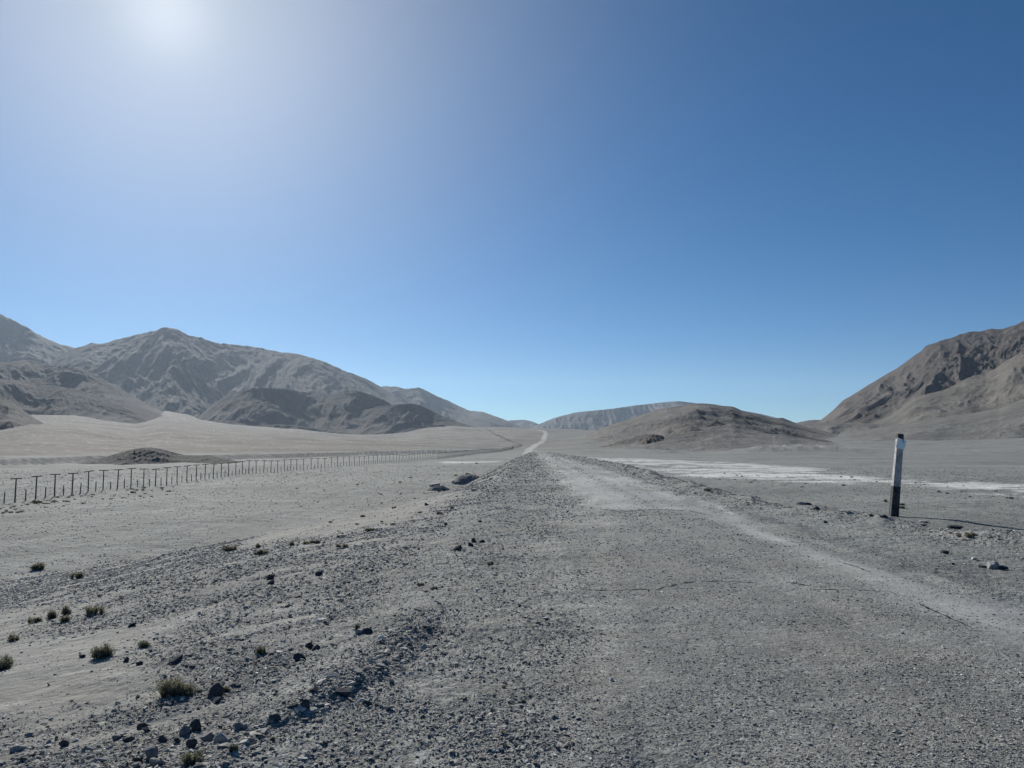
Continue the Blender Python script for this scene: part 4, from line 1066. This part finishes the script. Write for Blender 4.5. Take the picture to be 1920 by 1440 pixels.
def build_misc():
    rubble('gravel_heap', 876, 905, 56, 15, 901, 'dark dome shaped gravel heap beside the left embankment')
    x, y, z, d, H = rubble('rubble_heap', 822, 919, 40, 9, 907, 'low rubble heap carrying the pale concrete block')
    conc = paint_mat('pale_concrete', (0.36, 0.37, 0.375), 0.4, (0.26, 0.26, 0.25), 4.0, 0.6)
    s = d / FPX
    o = link('concrete_block', box_mesh('concrete_block', 17 * s, 9 * s, 0, 6.5 * s, conc, 1.0, 0.03, 0.004, 2), label='pale rectangular concrete block tilted on a rubble heap by the embankment', category='concrete block')
    bx, by = x - 7 * s, y + 0.4
    o.location = (bx, by, z + 5.2 * s); o.rotation_euler = (R(4), R(-8), R(20))
    # cracks in the old asphalt: narrow, irregular strips, gap shadow painted as dark colour
    ck, nt, b = newmat('crack_shadow'); b.inputs['Base Color'].default_value = (0.02, 0.02, 0.022, 1)
    lines = [
        ([(1072, 1101), (1100, 1100), (1150, 1101), (1200, 1100), (1235, 1101), (1260, 1094), (1300, 1090), (1350, 1089), (1400, 1091), (1440, 1092)], 0.011),
        ([(1500, 1104), (1560, 1105), (1620, 1106), (1670, 1108), (1690, 1120)], 0.009),
        ([(1715, 1126), (1740, 1139), (1770, 1150), (1800, 1165), (1835, 1180)], 0.010),
        ([(1790, 1180), (1840, 1182), (1880, 1184)], 0.008),
        ([(1260, 1172), (1290, 1170), (1330, 1166)], 0.006),
        ([(1400, 1173), (1425, 1177)], 0.006),
        ([(1375, 1319), (1400, 1320), (1450, 1318), (1480, 1321)], 0.006),
        ([(1330, 1398), (1370, 1396), (1410, 1398)], 0.007),
        ([(1440, 1388), (1480, 1387), (1505, 1388)], 0.007),
        ([(1120, 953), (1160, 957), (1230, 955), (1290, 957), (1330, 965)], 0.03),
        ([(1100, 965), (1180, 966), (1260, 964)], 0.02),
        ([(1245, 991), (1262, 990)], 0.02),
        ([(1570, 1050), (1600, 1058), (1640, 1075)], 0.010),
        ([(1456, 1086), (1520, 1098), (1560, 1104)], 0.009),
    ]
    V, F = [], []
    rr = np.random.default_rng(4)
    for pl, wid in lines:
        P = np.array([onplane(a, c, 0.0) for a, c in pl])
        seg = []
        for (a, c) in zip(P[:-1], P[1:]):
            L = np.hypot(*(c - a)); n = max(3, int(L / 0.035))
            for k in range(n): seg.append(a + (c - a) * k / n)
        seg = np.array(seg); m = len(seg)
        off = fbm(np.arange(m) * 0.21, np.full(m, wid * 900), 5, 3) * 0.03
        tang = np.gradient(seg, axis=0); tang /= np.linalg.norm(tang, axis=1)[:, None] + 1e-9
        nrm = np.c_[-tang[:, 1], tang[:, 0]]
        c = seg + nrm * off[:, None]
        ww = np.clip(1.5 * wid * (0.5 + 0.9 * fbm(np.arange(m) * 0.3, np.full(m, wid * 100 + 7), 8, 3)), 0.0, 1) * np.clip(np.minimum(np.arange(m), m - 1 - np.arange(m)) / 6, 0, 1)
        A_, B_ = masks(c[:, 0], c[:, 1])
        z = hmid(c[:, 0], c[:, 1]) + micro(c[:, 0], c[:, 1], A_, B_) + 0.004
        i0 = len(V)
        for k in range(m):
            V.append((*(c[k] - nrm[k] * ww[k]), z[k])); V.append((*(c[k] + nrm[k] * ww[k]), z[k]))
            if k: F.append((i0 + 2 * k - 2, i0 + 2 * k - 1, i0 + 2 * k + 1, i0 + 2 * k))
    link('road_cracks', mesh_np('road_cracks', np.array(V), np.array(F), [ck]), kind='structure')

# ------------------------------------------------------------------ light, sky, air
SUN_EL = R(27.8); SUN_AZ = R(-25.0)      # to the left of straight ahead (+Y)
sun_dir = Vector((math.sin(SUN_AZ) * math.cos(SUN_EL), math.cos(SUN_AZ) * math.cos(SUN_EL), math.sin(SUN_EL)))

AU = (4.4, 2.2, 2.6)
def build_light():
    w = bpy.data.worlds.new('World'); scene.world = w; w.use_nodes = True
    nt = w.node_tree; q = NB(nt)
    bg = nt.nodes['Background']
    sky = q.n('ShaderNodeTexSky', sky_type='NISHITA')
    sky.sun_disc = False; sky.sun_elevation = SUN_EL; sky.sun_rotation = SUN_AZ
    sky.altitude = 4200; sky.air_density = 1.0; sky.dust_density = 0.25; sky.ozone_density = 3.0
    hs = q.n('ShaderNodeHueSaturation'); hs.inputs['Saturation'].default_value = 1.36
    q.link(sky.outputs[0], hs.inputs['Color'])
    # forward scattering by dust round the sun
    d = q.n('ShaderNodeVectorMath', operation='DOT_PRODUCT')
    nrm = q.n('ShaderNodeVectorMath', operation='NORMALIZE')
    q.link(q.n('ShaderNodeTexCoord').outputs['Generated'], nrm.inputs[0])
    q.link(nrm.outputs[0], d.inputs[0]); d.inputs[1].default_value = sun_dir
    cs = q.math('MAXIMUM', d.outputs['Value'], 0.0)
    g = q.math('ADD', q.math('MULTIPLY', q.math('POWER', cs, 15.0), AU[0]), q.math('ADD', q.math('MULTIPLY', q.math('POWER', cs, 60.0), AU[1]), q.math('MULTIPLY', q.math('POWER', cs, 900.0), AU[2])))
    au = q.mix(1.0, q.grey(g), (1.05, 1.0, 0.82), 'MULTIPLY')
    sumc = q.mix(1.0, q.mix(1.0, hs.outputs[0], (0.93, 1.03, 0.985), 'MULTIPLY'), au, 'ADD')
    q.link(sumc, bg.inputs['Color'])
    bg.inputs['Strength'].default_value = 0.062
    l = bpy.data.lights.new('sun', 'SUN'); l.energy = 5.0; l.angle = R(0.53); l.color = (1.0, 0.955, 0.89)
    o = bpy.data.objects.new('sun', l); col.objects.link(o)
    o.rotation_euler = sun_dir.to_track_quat('Z', 'Y').to_euler()
    o.location = (-20, 40, 30)
    vs = scene.view_settings
    scene.display_settings.display_device = 'sRGB'
    vs.view_transform = 'Standard'; vs.look = 'None'; vs.exposure = 0.25; vs.gamma = 1.0

HAZE = 4.2e-5
def build_haze():
    bm = bmesh.new()
    bmesh.ops.create_cube(bm, size=1.0)
    me = bpy.data.meshes.new('haze')
    for v in bm.verts:
        v.co.x *= 18000; v.co.y = v.co.y * 13000 + 5500; v.co.z = v.co.z * 980 + 470
    bm.to_mesh(me); bm.free()
    m = bpy.data.materials.new('dusty_air'); m.use_nodes = True
    nt = m.node_tree
    for n in list(nt.nodes):
        if n.type == 'BSDF_PRINCIPLED': nt.nodes.remove(n)
    out = [n for n in nt.nodes if n.type == 'OUTPUT_MATERIAL'][0]
    v = nt.nodes.new('ShaderNodeVolumePrincipled')
    v.inputs['Color'].default_value = (0.66, 0.82, 1.0, 1)
    v.inputs['Density'].default_value = HAZE
    v.inputs['Anisotropy'].default_value = 0.35
    nt.links.new(v.outputs[0], out.inputs['Volume'])
    me.materials.append(m)
    link('haze', me, kind='stuff')

build_light()
build_ground()
build_hills()
build_gravel()
build_rocks()
build_shrubs()
build_marker()
build_fence()
build_misc()
build_haze()
